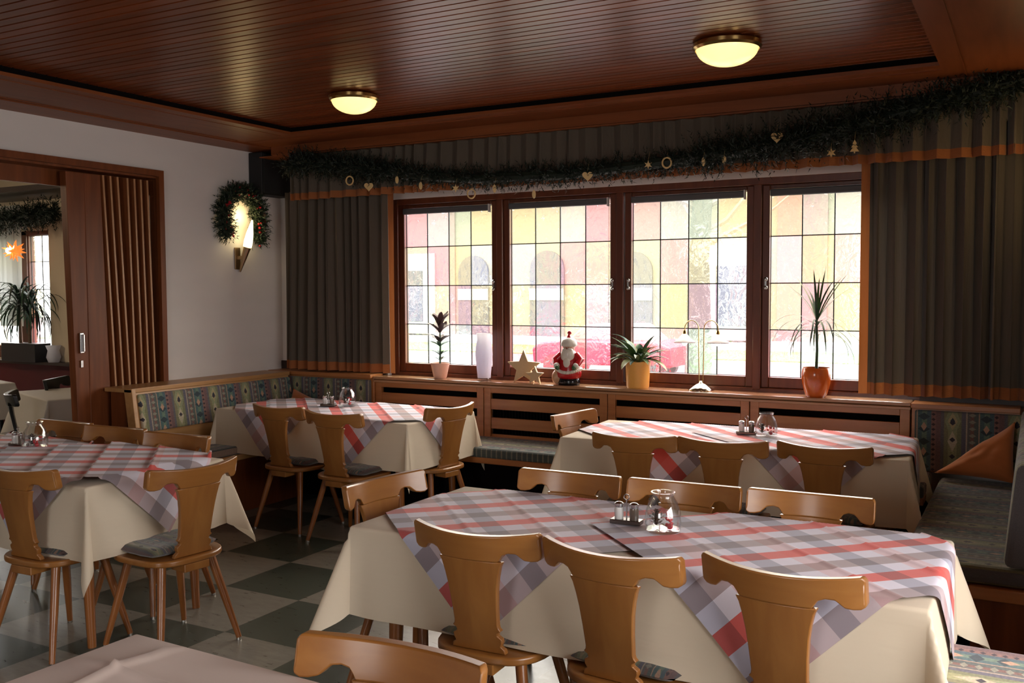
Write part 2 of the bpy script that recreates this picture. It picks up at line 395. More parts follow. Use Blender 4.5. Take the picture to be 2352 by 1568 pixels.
M_bowl = emis('lit_opal_glass', (1.0, 0.76, 0.28), 1.25, (0.9, 0.85, 0.7))
M_torch = emis('lit_torch_glass', (1.0, 0.82, 0.42), 5.0)
M_bulb = emis('lit_bulb', (1.0, 0.84, 0.55), 38.0)
M_starlamp = emis('lit_paper_star', (1.0, 0.25, 0.04), 0.9, (0.6, 0.15, 0.03))

# ------------------------------------------------------------------ room shell
XL, YW = -5.75, 6.33
b = MB(); b.box(-12.5, 1.9, -3.2, 6.6, -0.1, 0.0); struct('floor', b, M_floor, 'checkerboard linoleum floor of grey and dark green squares')

# ceiling: one sheet of narrow grooved boards running along the windows
def ceiling_profile():
    pr = []; y = -3.2; wd = 0.0665
    while y < 5.56:
        pr += [(y + 0.006, 2.820), (y + wd - 0.006, 2.820), (y + wd - 0.004, 2.832), (y + wd + 0.004, 2.832)]; y += wd
    return pr
pr = ceiling_profile(); b = MB()
vs = [(x, y, z) for y, z in pr for x in (-5.0, 1.75)]
b.add(vs, [(2 * i, 2 * i + 1, 2 * i + 3, 2 * i + 2) for i in range(len(pr) - 1)])
struct('ceiling', b, M_ceil, 'dark glossy ceiling of narrow grooved wooden boards')
b = MB(); b.box(-12.5, 1.9, -3.2, 6.7, 2.95, 3.05); struct('ceiling_slab', b, M_dark)
# soffits, with black strips painted as the shade of the gap
SX, SY, SZ = -4.90, 5.52, 2.767
b = MB(); b.box(XL, -0.467, SY, YW, SZ, SZ + 0.02); b.box(XL, -0.467, SY + 0.10, SY + 0.104, SZ - 0.003, SZ)
struct('trim_1', b, M_soff, 'reddish wooden soffit over the windows')
b = MB(); b.box(XL, SX, -3.2, SY - 0.001, SZ, SZ + 0.02); b.box(SX - 0.1, SX - 0.096, -3.2, SY, SZ - 0.003, SZ); b.box(-5.47, -5.44, -3.2, SY, SZ - 0.004, SZ)
b.box(XL, -5.47, -3.2, YW, SZ - 0.012, SZ)
struct('trim_2', b, M_soffy, 'reddish wooden soffit along the white wall')
b = MB(); b.box(-0.467, 1.75, -3.2, YW, SZ, SZ + 0.02); b.box(-0.36, -0.353, -3.2, YW - .5, SZ - 0.006, SZ)
struct('trim_3', b, M_soffy, 'reddish wooden soffit on the right side')
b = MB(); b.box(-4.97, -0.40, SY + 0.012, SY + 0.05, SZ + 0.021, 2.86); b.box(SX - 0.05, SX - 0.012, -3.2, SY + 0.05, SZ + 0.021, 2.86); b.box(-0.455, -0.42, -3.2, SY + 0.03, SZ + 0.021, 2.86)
struct('gap_shade_strip', b, M_dark, 'black strips painted as the shade of the gap around the board ceiling')
b = MB(); b.box(-5.45, -0.2, 5.90, 5.925, 2.70, SZ); b.box(-5.6, 0.2, 5.925, YW, 2.69, 2.70)
struct('trim_5', b, M_soff, 'wooden pelmet board above the valance')

# walls
b = MB(); b.box(-5.9, XL, 5.04, YW + 0.2, 0, 2.85); b.box(-5.9, XL, -3.2, 5.04, 2.50, 2.85); b.box(-5.9, XL, -3.2, 1.2, 0, 2.5)
struct('wall_left', b, M_white, 'white plaster wall with wall lamp and wreath')
b = MB()
b.box(-5.9, -4.62, YW, 6.6, 0, 2.95); b.box(-0.60, 1.9, YW, 6.6, 0, 2.95); b.box(-4.62, -0.60, YW, 6.6, 0, 0.90); b.box(-4.62, -0.60, YW, 6.6, 2.335, 2.95)
struct('wall_window', b, M_white, 'white window wall above the radiator covers')
b = MB(); b.box(0.12, 0.30, 3.45, YW, 0, 2.9); b.box(0.12, 1.7, 3.42, 3.5, 0, 2.9)
b.box(1.7, 1.85, -3.2, 3.5, 0, 0.7); b.box(1.7, 1.85, -3.2, 3.5, 2.3, 2.95); b.box(1.7, 1.85, -3.2, 0.35, 0.4, 2.3); b.box(1.7, 1.85, 3.0, 3.5, 0.4, 2.3)
struct('wall_right', b, M_white, 'white side wall at the right')
b = MB(); b.box(-12.5, -2.4, -3.3, -3.2, 0, 2.95); b.box(-0.8, 1.9, -3.3, -3.2, 0, 2.95); b.box(-2.4, -0.8, -3.3, -3.2, 0, 0.9); b.box(-2.4, -0.8, -3.3, -3.2, 2.4, 2.95); struct('wall_back', b, M_white)

# doorway frame
b = MB()
b.box(-5.755, -5.72, 5.0, 5.045, 0, 2.50); b.box(-5.755, -5.72, 1.2, 5.0, 2.455, 2.50)
b.box(-5.92, -5.755, 5.015, 5.04, 0, 2.47); b.box(-5.92, -5.755, 1.2, 5.02, 2.44, 2.47); b.box(-5.93, -5.90, 1.2, 5.02, 2.33, 2.44)
struct('trim_6', b, M_door, 'brown wooden frame of the wide doorway')

# folding door
t = thing('folding_door', 'brown wooden accordion folding door pushed open in the wide doorway', 'door', (-5.82, 4.6, 0))
xs = [4.54, 4.60, 4.66, 4.745, 4.805, 4.862, 4.92]
for i, y in enumerate(xs):
    mb = MB(); sh = 0.10 if i < 3 else 0.05
    x0, x1 = -0.055, 0.055
    vs = []
    for z, dy in ((0.02, sh), (2.42, 0)):
        yy = y - 4.6 + dy
        vs += [(x0, yy - 0.03, z), (x1, yy, z), (x1, yy + 0.014, z), (x0, yy - 0.016, z)]
    mb.add(vs, [(3, 2, 1, 0), (4, 5, 6, 7), (0, 1, 5, 4), (1, 2, 6, 5), (2, 3, 7, 6), (3, 0, 4, 7)])
    lf = mb.build('door_leaf', M_door, t)
    mb = MB(); vs = []
    for z, dy in ((0.02, sh), (2.42, 0)):
        yy = y - 4.6 + dy
        vs += [(x1, yy, z), (x1 + 0.004, yy, z), (x1 + 0.004, yy + 0.014, z), (x1, yy + 0.014, z)]
    mb.add(vs, [(3, 2, 1, 0), (4, 5, 6, 7), (0, 1, 5, 4), (1, 2, 6, 5), (2, 3, 7, 6), (3, 0, 4, 7)]); tag(mb.build('edge_strip', M_doore, lf), 'pale leaf edge')
mb = MB(); mb.box(-0.05, -0.04, -0.05, 0.40, 0.02, 2.42); mb.build('back_panel', M_door, t)
mb = MB()
vs = []
for z, dy in ((0.02, 0.06), (2.42, 0)):
    vs += [(-0.02, -0.34 + dy, z), (0.045, -0.34 + dy, z), (0.05, -0.07 + dy, z), (-0.01, -0.07 + dy, z)]
mb.add(vs, [(3, 2, 1, 0), (4, 5, 6, 7), (0, 1, 5, 4), (1, 2, 6, 5), (2, 3, 7, 6), (3, 0, 4, 7)])
for z0 in (0,):
    mb.box(0.045, 0.052, -0.20, -0.19, 0.02, 2.42)
mb.build('door_panel', M_door, t, bevel=0.004)
h = MB(); h.box(0.05, 0.062, -0.275, -0.245, 1.18, 1.32); h.box(0.062, 0.085, -0.265, -0.255, 1.19, 1.31); h.box(0.05, 0.056, -0.27, -0.25, 1.08, 1.13)
tag(h.build('door_handle', M_steel, t, bevel=0.002), 'pale metal pull handle')

# ------------------------------------------------------------------ windows
def pane_grid(x0, x1, zs, ncol, tints, y, mats_n=5):
    mb = MB(); wd = (x1 - x0) / ncol
    for r in range(4):
        for c in range(ncol):
            xa = x0 + c * wd; mb.add([(xa, y, zs[r + 1]), (xa + wd, y, zs[r + 1]), (xa + wd, y, zs[r]), (xa, y, zs[r])], [(0, 1, 2, 3)], tints[r][c])
    return mb
def came(x0, x1, zs, ncol, y):
    mb = MB(); wd = (x1 - x0) / ncol
    for c in range(ncol + 1): mb.box(x0 + c * wd - 0.0035, x0 + c * wd + 0.0035, y - 0.004, y + 0.004, zs[-1], zs[0])
    for z in zs: mb.box(x0, x1, y - 0.0045, y + 0.0045, z - 0.0035, z + 0.0035)
    return mb
ZS = [2.26, 1.952, 1.641, 1.331, 1.016]
GL = [(-4.49, -3.675), (-3.517, -2.692), (-2.528, -1.706), (-1.551, -0.735)]
C_, Y_, P_, G_, L_ = 0, 1, 2, 3, 4
TI = [[[P_, C_, G_, Y_], [L_, P_, Y_, C_], [C_, L_, P_, Y_], [L_, C_, C_, P_]],
      [[Y_, L_, C_, P_], [C_, L_, P_, L_], [L_, C_, Y_, C_], [P_, C_, L_, C_]],
      [[P_, C_, G_, Y_], [L_, P_, Y_, C_], [C_, Y_, P_, C_], [C_, P_, G_, P_]],
      [[Y_, G_, C_, C_], [C_, Y_, P_, C_], [L_, P_, Y_, Y_], [P_, C_, C_, C_]]]
def make_window(i, x0, x1, zs, ncol, tints, roller=True, catch=(), label=None):
    t = thing('window_%d' % i, label, None, ((x0 + x1) / 2, 6.42, zs[-1])); t['kind'] = 'structure'
    ox, oy, oz = t.location
    def P(mb): mb.v = [(v[0] - ox, v[1] - oy, v[2] - oz) for v in mb.v]; return mb
    P(pane_grid(x0, x1, zs, ncol, tints, 6.42)).build('window_glass', PANES, t)
    P(came(x0, x1, zs, ncol, 6.42)).build('lead_came', M_iron, t)
    s = MB(); a, c, d, e = x0 - 0.05, x1 + 0.05, zs[-1] - 0.072, zs[0] + 0.03
    s.box(a, x0, 6.385, 6.44, d, e); s.box(x1, c, 6.385, 6.44, d, e); s.box(x0, x1, 6.385, 6.44, d, zs[-1]); s.box(x0, x1, 6.385, 6.44, zs[0], e)
    P(s).build('window_sash', M_win, t, bevel=0.006)
    if roller:
        r = MB(); r.box(x0 + 0.005, x1 - 0.005, 6.355, 6.384, 2.212, 2.258); P(r).build('roller_blind', M_roller, t, bevel=0.008)
        r = MB(); r.box(x1 - 0.012, x1 - 0.004, 6.350, 6.383, 2.20, 2.262); P(r).build('blind_bracket', plain('white_plastic', (.8, .8, .8), .4), t)
    for cx in catch:
        k = MB()
        for dz in (-0.028, 0.028): k.sphere((cx, 6.375, 1.64 + dz), 0.014, 8, sc=(1, 0.6, 1))
        k.box(cx - 0.006, cx + 0.006, 6.372, 6.385, 1.60, 1.68); P(k).build('window_catch', M_steel, t, smooth=True)
    return t
WL = ['leaded window nearest the left curtain, behind the small potted plant', 'leaded window behind the wooden stars and figurine',
      'leaded window behind the two-armed lamp', 'leaded window next to the right curtain']
CA = [(-3.655,), (-2.67,), (-2.55,), (-1.573,)]
for i in range(4): make_window(i + 1, GL[i][0], GL[i][1], ZS, 4, TI[i], catch=CA[i], label=WL[i])
b = MB()
for xc in (-3.596, -2.61, -1.629): b.box(xc - 0.027, xc + 0.027, 6.365, 6.47, 0.93, 2.34)
b.box(-4.62, -4.54, 6.365, 6.5, 0.93, 2.34); b.box(-0.685, -0.58, 6.365, 6.5, 0.93, 2.34)
b.box(-4.54, -0.685, 6.35, 6.5, 2.29, 2.337); b.box(-4.62, -0.58, 6.37, 6.5, 0.90, 0.944)
struct('trim_7', b, M_win, 'dark red-brown fixed window frame with posts', bevel=0.005)

b = MB(); b.box(XL, -4.63, YW - 0.022, YW, 0.90, 1.0); b.box(-0.61, 0.12, YW - 0.022, YW, 0.90, 1.0); struct('curtain_shade_strip', b, plain('painted_shade_dark', (0.03, 0.012, 0.007), 0.5), 'dark strip painted as the shadow on the wall under the curtains')  # dark strip paints the shadow that lies on the wall below the curtains
# sill board
b = MB(); b.box(-4.66, -0.645, 6.17, 6.372, 0.893, 0.915); b.box(-4.66, -0.645, 6.172, 6.2, 0.87, 0.888)
struct('window_sill', b, wood('sill_wood', (0.34, 0.17, 0.085), (0.42, 0.22, 0.11), 'X', 0.22, 0.5), 'long wooden window sill', bevel=0.004)

# right-hand side window behind the camera
b = MB()
for y in (0.35, 1.65, 2.95): b.box(1.70, 1.78, y, y + 0.05, 0.7, 2.3)
b.box(1.70, 1.78, 0.35, 3.0, 0.7, 0.76); b.box(1.70, 1.78, 0.35, 3.0, 2.24, 2.3)
struct('window_5', b, M_win, 'side window near the camera')

# radiator covers
XC = [-4.66, -3.645, -2.633, -1.626, -0.648]
CL = ['wooden radiator cover below the potted plant and frosted vase', 'wooden radiator cover below the wooden stars and figurine',
      'wooden radiator cover below the orange-potted plant and two-armed lamp', 'wooden radiator cover below the red-potted spiky plant']
for i in range(4):
    wdt = XC[i + 1] - XC[i]; t = thing('radiator_cover', CL[i], 'radiator cover', (XC[i], 6.2, 0.0), 0, 'radiator covers under the windows')
    f = MB(); g = 0.003
    f.box(g, 0.06, 0, 0.03, 0, 0.89); f.box(wdt - 0.06, wdt - g, 0, 0.03, 0, 0.89); f.box(0.06, wdt - 0.06, 0, 0.03, 0.83, 0.89); f.box(0.06, wdt - 0.06, 0, 0.03, 0, 0.48)
    f.build('cover_frame', M_cover, t, bevel=0.003)
    for z0, z1 in ((0.705, 0.787), (0.56, 0.645), (0.48, 0.52)):
        f = MB(); f.box(0.061, wdt - 0.061, 0.006, 0.024, z0, z1); f.build('slat', M_cover, t, bevel=0.003)
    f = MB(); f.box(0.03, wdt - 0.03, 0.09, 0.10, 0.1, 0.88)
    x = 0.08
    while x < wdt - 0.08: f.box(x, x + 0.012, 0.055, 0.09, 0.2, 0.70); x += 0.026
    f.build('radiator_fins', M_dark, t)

# ------------------------------------------------------------------ street outside the windows
def outside():
    b = MB(); b.box(-80, 50, 6.8, 90, -0.75, -0.7); struct('street_ground', b, plain('street_asphalt', (0.075, 0.075, 0.08), 0.8), 'grey street and pavement outside')
    b = MB(); b.box(-45, 20, 30.5, 35.2, -0.7, -0.66); struct('lawn_ground', b, plain('lawn_green', (0.07, 0.15, 0.04), 0.9), 'strip of lawn outside')
    t = thing('townhouse', 'yellow house with arched openings seen through the leaded windows', 'building', (-13.8, 35.9, -1.57)); t.scale = (1.38, 1.38, 1.38)
    Mw = plain('yellow_render', (0.175, 0.156, 0.122), 0.9); Mp = plain('pink_render', (0.18, 0.108, 0.11), 0.9); Mq = plain('white_stone', (0.36, 0.36, 0.37), 0.8); Md = plain('dark_panes', (0.05, 0.05, 0.07), 0.3)
    mb = MB(); mb.box(-22, 14, 0, 8, 0, 5.2); mb.build('facade_wall', Mw, t)
    mb = MB(); mb.prism([(-0.5, 5.2), (4, 6.0), (8.5, 5.2)], lambda u, v, q: (-22.3 + q * 36.6, u, v), 1); mb.build('roof', plain('roof_tiles', (0.2, 0.08, 0.05), 0.8), t)
    for xa, xb in ((-9.6, -6.3), (-1.75, -1.0), (3.9, 5.2)):
        mb = MB(); mb.box(xa, xb, -0.06, 0, 0, 5.1); mb.build('pink_pilaster', Mp, t)
    mb = MB(); mb.box(-22, 14, -0.12, 0, 0, 0.9); mb.build('plinth_band', Mq, t)
    for cx, w_, h_ in ((-3.0, 1.15, 3.5), (-1.45 + 0.0, 0.0, 0), (-0.2, 1.15, 3.4), (-5.6, 1.1, 3.4), (-11.2, 1.1, 3.4)):
        if w_ == 0: continue
        mb = MB(); n = 12
        poly = [(-w_ / 2, 0)] + [(-w_ / 2 * math.cos(PI * k / n), h_ - w_ / 2 + w_ / 2 * math.sin(PI * k / n)) for k in range(n + 1)] + [(w_ / 2, 0)]
        mb.prism(poly, lambda u, v, q, cx=cx: (cx + u, -0.10 + q * 0, v) if q == 0 else (cx + u, -0.02, v), 1); a = mb.build('arch_opening', Md, t)
        mb = MB(); mb.box(cx - w_ / 2, cx + w_ / 2, -0.14, -0.09, 2.0, 2.35); mb.build('awning', Mq, t)
    for cx, z0 in ((2.75, 1.2), (7.2, 1.2), (-8.0, 1.2)):
        mb = MB(); mb.box(cx - 0.95, cx + 0.95, -0.12, -0.02, z0 - 0.35, z0 + 2.3); mb.build('window_surround', Mq, t)
        mb = MB(); mb.box(cx - 0.5, cx + 0.5, -0.16, -0.12, z0 + 0.1, z0 + 1.75); mb.build('window_panes', Md, t)
    # tree
    t = thing('street_tree', 'bare tree standing in the street outside the third window', 'tree', (-4.85, 15.2, -0.7))
    mb = MB(); mb.tube([(0, 0, 0), (0.02, 0, 1.5), (0.0, 0, 2.8), (0.1, 0, 4.2), (0.0, 0, 6)], [0.26, 0.21, 0.18, 0.15, 0.1], 12); mb.build('trunk', plain('bark_grey', (0.08, 0.08, 0.07), 0.9), t, smooth=True)
    mb = MB(); random.seed(3)
    for k in range(26):
        z = 2.9 + random.random() * 3; a = random.random() * 2 * PI; L = 1.0 + random.random() * 1.8
        p = Vector((0, 0, z)); pts = [p]
        d = Vector((math.cos(a), math.sin(a) * 0.6, 0.5)).normalized()
        for q in range(5): p = p + d * L / 5; d = (d + Vector((random.uniform(-.3, .3), random.uniform(-.3, .3), random.uniform(-.1, .3)))).normalized(); pts.append(p)
        mb.tube(pts, [0.06, 0.05, 0.035, 0.025, 0.015, 0.008], 6)
    mb.build('branches', plain('bark_twigs', (0.18, 0.16, 0.14), 0.9), t, smooth=True)
    # car
    t = thing('car', 'red car passing on the street outside the windows', 'car', (-9.9, 23.5, -0.7))
    mb = MB(); pr_ = [(-1.9, 0.35), (-1.95, 0.75), (-1.75, 0.92), (-1.0, 1.0), (1.5, 1.0), (1.95, 0.85), (2.0, 0.35)]
    mb.prism(pr_, lambda u, v, q: (u, -0.8 + q * 1.6, v), 1); mb.build('car_body', plain('car_red', (0.42, 0.012, 0.03), 0.3), t, bevel=0.06)
    mb = MB(); mb.prism([(-0.95, 0.98), (-0.45, 1.40), (0.9, 1.42), (1.45, 0.98)], lambda u, v, q: (u, -0.68 + q * 1.36, v), 1); mb.build('car_cabin', plain('pale_car_glass', (0.16, 0.12, 0.13), 0.2), t, bevel=0.05)
    for x in (-1.25, 1.3):
        for y in (-0.78, 0.78):
            mb = MB(); mb.lathe([(0.31, -0.1), (0.31, 0.1)], 20, (x, y, 0.31), M=Matrix.Rotation(PI / 2, 4, 'X')); mb.build('wheel', M_black, t)
outside()

# ------------------------------------------------------------------ adjoining room seen through the doorway
b = MB(); b.box(-12.5, -5.9, YW, 6.6, 0, 0.90); b.box(-12.5, -5.9, YW, 6.6, 2.24, 2.95); b.box(-8.88, -5.9, YW, 6.6, 0.90, 2.24); b.box(-10.2, -10.0, YW, 6.6, 0.90, 2.24)  # unseen window opening at the far left, added to brighten this room
b.box(-12.6, -12.5, -3.2, 6.6, 0, 2.95)
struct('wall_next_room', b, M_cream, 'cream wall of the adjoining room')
b = MB(); b.box(-12.5, -5.9, YW - 0.03, YW, 0, 0.86); b.box(-12.48, -12.45, -3.2, YW, 0, 0.86); struct('wall_wainscot', b, M_redwall, 'dark red wainscot of the adjoining room')
b = MB(); b.box(-12.5, -5.9, YW - 0.12, YW + 0.03, 0.86, 0.89); b.box(-12.5, -5.92, 5.7, 6.33, 2.55, 2.60); struct('trim_8', b, plain('dark_stained_wood', (0.03, 0.016, 0.01), 0.4), 'dark ledge under the next room window')
b = MB(); b.box(-12.5, -5.9, -3.2, YW, 2.80, 2.84); struct('ceiling_next_room', b, M_white, 'white ceiling of the adjoining room')
ZN = [2.19, 1.92, 1.63, 1.336, 1.03]
make_window(6, -9.29, -8.93, ZN, 2, [[L_, C_], [C_, C_], [Y_, C_], [P_, C_]], False, label='narrow leaded window of the adjoining room')
make_window(7, -9.95, -9.42, ZN, 2, [[C_, L_], [C_, C_], [C_, G_], [C_, C_]], False, label='leaded window of the adjoining room behind the planter')
b = MB(); b.box(-9.41, -9.30, 6.37, 6.47, 0.89, 2.24); b.box(-10.0, -8.86, 6.37, 6.47, 2.20, 2.26); b.box(-10.0, -8.86, 6.37, 6.47, 0.89, 0.96)
struct('trim_9', b, M_win, 'window frame of the adjoining room')
def pleats(x0, x1, n, y, amp, z0, z1, phase=0.0, flare=0.0, skew=0.0):
    """wavy hanging cloth sheet between x0 and x1"""
    ph = [phase]
    rnd = random.Random(int(abs(x0 * 100)) + n)
    ws = [rnd.uniform(0.6, 1.5) for _ in range(n)]; tot = sum(ws); cum = [0]
    for q in ws: cum.append(cum[-1] + q / tot)
    ams = [rnd.uniform(0.6, 1.3) for _ in range(n)]
    def fn(u, v):
        k = max(i for i in range(n) if cum[i] <= u + 1e-9); t_ = (u - cum[k]) / (cum[k + 1] - cum[k])
        wv = math.sin(2 * PI * t_) * ams[k]
        s_ = 0.75 + 0.35 * v
        x = x0 + (x1 - x0) * u + skew * v * (1 - 2 * u) + 0.25 * amp * math.sin(4 * PI * t_) * s_
        return (x, y + amp * wv * s_ + 0.3 * amp * math.sin(9 * u + 2 * v), z1 + (z0 - z1) * v)
    return fn
t = thing('panel_curtain', 'pale panel curtain hanging beside the lit star in the next room', 'curtain', (-9.35, 6.25, 1.5))
mb = MB(); f = pleats(-0.25, 0.15, 6, 0, 0.02, -0.25, 1.0); mb.grid(f, 48, 6); mb.build('curtain_fabric', M_sheer, t, smooth=True, sharp=0)

# ------------------------------------------------------------------ benches
def bench_cushion(x0, x1, y0, y1, z0, z1, r=0.02):
    mb = MB(); mb.box(x0, x1, y0, y1, z0, z1); return mb
def frame_bench(loc, label, parts):
    t = thing('bench', label, 'bench', loc, 0)
    for nm, bx, mt, bv in parts:
        mb = MB()
        for q in bx: mb.box(*q)
        mb.build(nm, mt, t, bevel=bv, seg=3)
    return t
# bench along the white wall (runs along Y), origin at its near end on the floor
def lean_back(xa, xb, ya, yb, za, zb, thick, lean):
    mb = MB(); vs = []
    for z, dx in ((za, lean), (zb, 0)):
        vs += [(xa + dx, ya, z), (xb + dx, ya, z), (xb + dx, yb, z), (xa + dx, yb, z)]
    mb.add(vs, [(3, 2, 1, 0), (4, 5, 6, 7), (0, 1, 5, 4), (1, 2, 6, 5), (2, 3, 7, 6), (3, 0, 4, 7)]); return mb
t = thing('bench', 'light wood bench along the white wall with a tall patterned fabric backrest', 'bench', (-5.5, 4.5, 0))
def LB(nm, mb, mt, bv=0.004, sm=False): return mb.build(nm, mt, t, bevel=bv, seg=3)
LB('end_panel', lean_back(-0.05, 0.03, 0, 0.035, 0.40, 0.925, 0, 0.07), M_bench)
mb = MB(); mb.box(-0.05, 0.55, 0.0, 0.035, 0.0, 0.40); LB('end_panel', mb, M_bench)
mb = MB(); mb.box(-0.21, -0.05, 0.02, 0.04, 0, 0.90); LB('end_panel', mb, M_door)
mb = MB(); mb.box(-0.25, 0.03, 0.0, 1.60, 0.900, 0.93); LB('top_rail', mb, M_bench)
LB('back_frame', lean_back(-0.05, 0.012, 0.035, 1.60, 0.45, 0.90, 0, 0.07), M_bench)
LB('back_cushion', lean_back(0.0, 0.035, 0.055, 1.60, 0.62, 0.885, 0, 0.045), M_fabY, 0.014)
mb = MB(); mb.box(0.05, 0.55, 0.036, 1.165, 0.40, 0.44); LB('seat_board', mb, M_bench)
mb = MB(); mb.box(0.06, 0.54, 0.04, 1.165, 0.44, 0.50); LB('seat_cushion', mb, M_fabSY, 0.018)
mb = MB(); mb.box(0.05, 0.48, 0.06, 1.165, 0.0, 0.40); LB('base', mb, M_door)
# bench under the windows
t = thing('bench', 'long bench under the windows with striped woven seat cushion', 'bench', (-5.5, 6.17, 0))
mb = MB(); mb.box(-0.22, 4.98, -0.50, 0.02, 0.40, 0.44); LB('seat_board', mb, M_cover)
mb = MB(); mb.box(-0.2, 4.98, -0.49, 0.015, 0.43, 0.505); LB('seat_cushion', mb, M_fabSX, 0.02)
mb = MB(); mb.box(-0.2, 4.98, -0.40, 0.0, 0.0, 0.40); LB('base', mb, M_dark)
mb = MB(); mb.box(-0.25, 0.838, 0.015, 0.16, 0.5, 0.90); LB('back_frame', mb, M_cover)
mb = MB(); mb.box(-0.2, 0.82, -0.02, 0.014, 0.56, 0.885); LB('back_cushion', mb, M_fabX, 0.012)
mb = MB(); mb.box(-0.25, 0.838, -0.03, 0.16, 0.901, 0.93); LB('top_rail', mb, M_cover)
mb = MB(); mb.box(4.86, 5.44, 0.015, 0.16, 0.5, 0.885); LB('back_frame', mb, M_cover)
mb = MB(); mb.box(4.88, 5.5, -0.02, 0.014, 0.51, 0.875); LB('back_cushion', mb, M_fabX, 0.012)
mb = MB(); mb.box(4.86, 5.44, -0.03, 0.16, 0.886, 0.915); LB('top_rail', mb, M_cover)
# right bench
t = thing('bench', 'dark patterned bench along the right wall with an orange cushion in its corner', 'bench', (-0.45, 4.15, 0))
mb = MB(); mb.box(-0.03, 0.56, 0.0, 2.0, 0.37, 0.42); LB('seat_board', mb, M_cover)
mb = MB(); mb.box(-0.02, 0.46, 0.01, 1.93, 0.425, 0.50); LB('seat_cushion', mb, M_fabSX, 0.03)
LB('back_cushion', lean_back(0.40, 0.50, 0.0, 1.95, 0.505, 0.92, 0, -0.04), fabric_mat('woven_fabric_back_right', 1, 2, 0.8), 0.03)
mb = MB(); mb.box(0.505, 0.565, 0.0, 1.95, 0.42, 0.93); LB('back_frame', mb, M_cover)
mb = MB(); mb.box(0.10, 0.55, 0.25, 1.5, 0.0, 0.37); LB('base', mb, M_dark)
mb = MB(); mb.box(0.25, 0.56, 0.02, 0.05, 0.0, 0.37); LB('end_panel', mb, M_door)
# near bench
t = thing('bench', 'brightly lit patterned bench seat at the near right, beside the near table end', 'bench', (-0.22, 2.2, 0))
mb = MB(); mb.box(-0.01, 0.60, -0.1, 1.04, 0.37, 0.43); LB('seat_board', mb, M_cover)
mb = MB(); mb.box(0.0, 0.58, -0.1, 1.03, 0.431, 0.50); LB('seat_cushion', mb, fabric_mat('woven_fabric_near_lit', 1, 0, 1.5), 0.025)  # same weave, lightened in its colour to look brightly lit
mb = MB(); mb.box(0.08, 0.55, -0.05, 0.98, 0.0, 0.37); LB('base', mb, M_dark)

# cushions
def pillow(w_, h_, th, mat, name, label, M):
    mb = MB(); n = 20
    for s_ in (1, -1):
        def fn(u, v, s_=s_):
            a, c = 2 * u - 1, 2 * v - 1
            k = (1 - a ** 4) * (1 - c ** 4)
            pin = 1 - 0.07 * (1 - abs(a * c))
            wr = 0.008 * noise.noise(Vector((a * 3, c * 3, s_)))
            return M @ Vector((a * w_ / 2 * (1 - 0.10 * (1 - c * c)), c * h_ / 2 * (1 - 0.10 * (1 - a * a)), s_ * (th / 2 * max(0, k) ** 0.55 + wr * k)))
        mb.grid(fn, n, n)
    o = mb.build(name, mat, smooth=True, sharp=0); return tag(o, label, 'cushion', 'orange scatter cushions')
def MT(loc, rx, ry, rz): return Matrix.Translation(loc) @ Matrix.Rotation(rz, 4, 'Z') @ Matrix.Rotation(ry, 4, 'Y') @ Matrix.Rotation(rx, 4, 'X')
def slumped(P00, P10, P11, P01, th, nrm, label):
    """soft cushion between four corner points"""
    P = [Vector(p) for p in (P00, P10, P11, P01)]; nr = Vector(nrm).normalized(); mb = MB(); n = 22
    for s_ in (1, -1):
        def fn(u, v, s_=s_):
            a, c = 2 * u - 1, 2 * v - 1
            uu = 0.5 + 0.5 * a * (1 - 0.07 * (1 - c * c)); vv = 0.5 + 0.5 * c * (1 - 0.07 * (1 - a * a))
            q = P[0] * (1 - uu) * (1 - vv) + P[1] * uu * (1 - vv) + P[2] * uu * vv + P[3] * (1 - uu) * vv
            k = max(0, (1 - a ** 4) * (1 - c ** 4)) ** 0.55
            return q + nr * (s_ * th / 2 * k + 0.02 * k * noise.noise(Vector((a * 2.5, c * 2.5, s_))))
        mb.grid(fn, n, n)
    o = mb.build('cushion', M_pillow, smooth=True, sharp=0); tag(o, label, 'cushion', 'orange scatter cushions')
slumped((-0.49, 5.93, 0.545), (-0.075, 5.90, 0.525), (-0.085, 6.10, 0.845), (-0.27, 6.08, 0.70), 0.12, (0, -1, 0.35), 'orange cushion slumped in the right-hand bench corner')
slumped((-5.35, 5.86, 0.53), (-4.98, 5.95, 0.525), (-5.05, 6.10, 0.67), (-5.36, 6.02, 0.80), 0.12, (0.4, -1, 0.35), 'orange cushion leaning in the left bench corner behind the table')

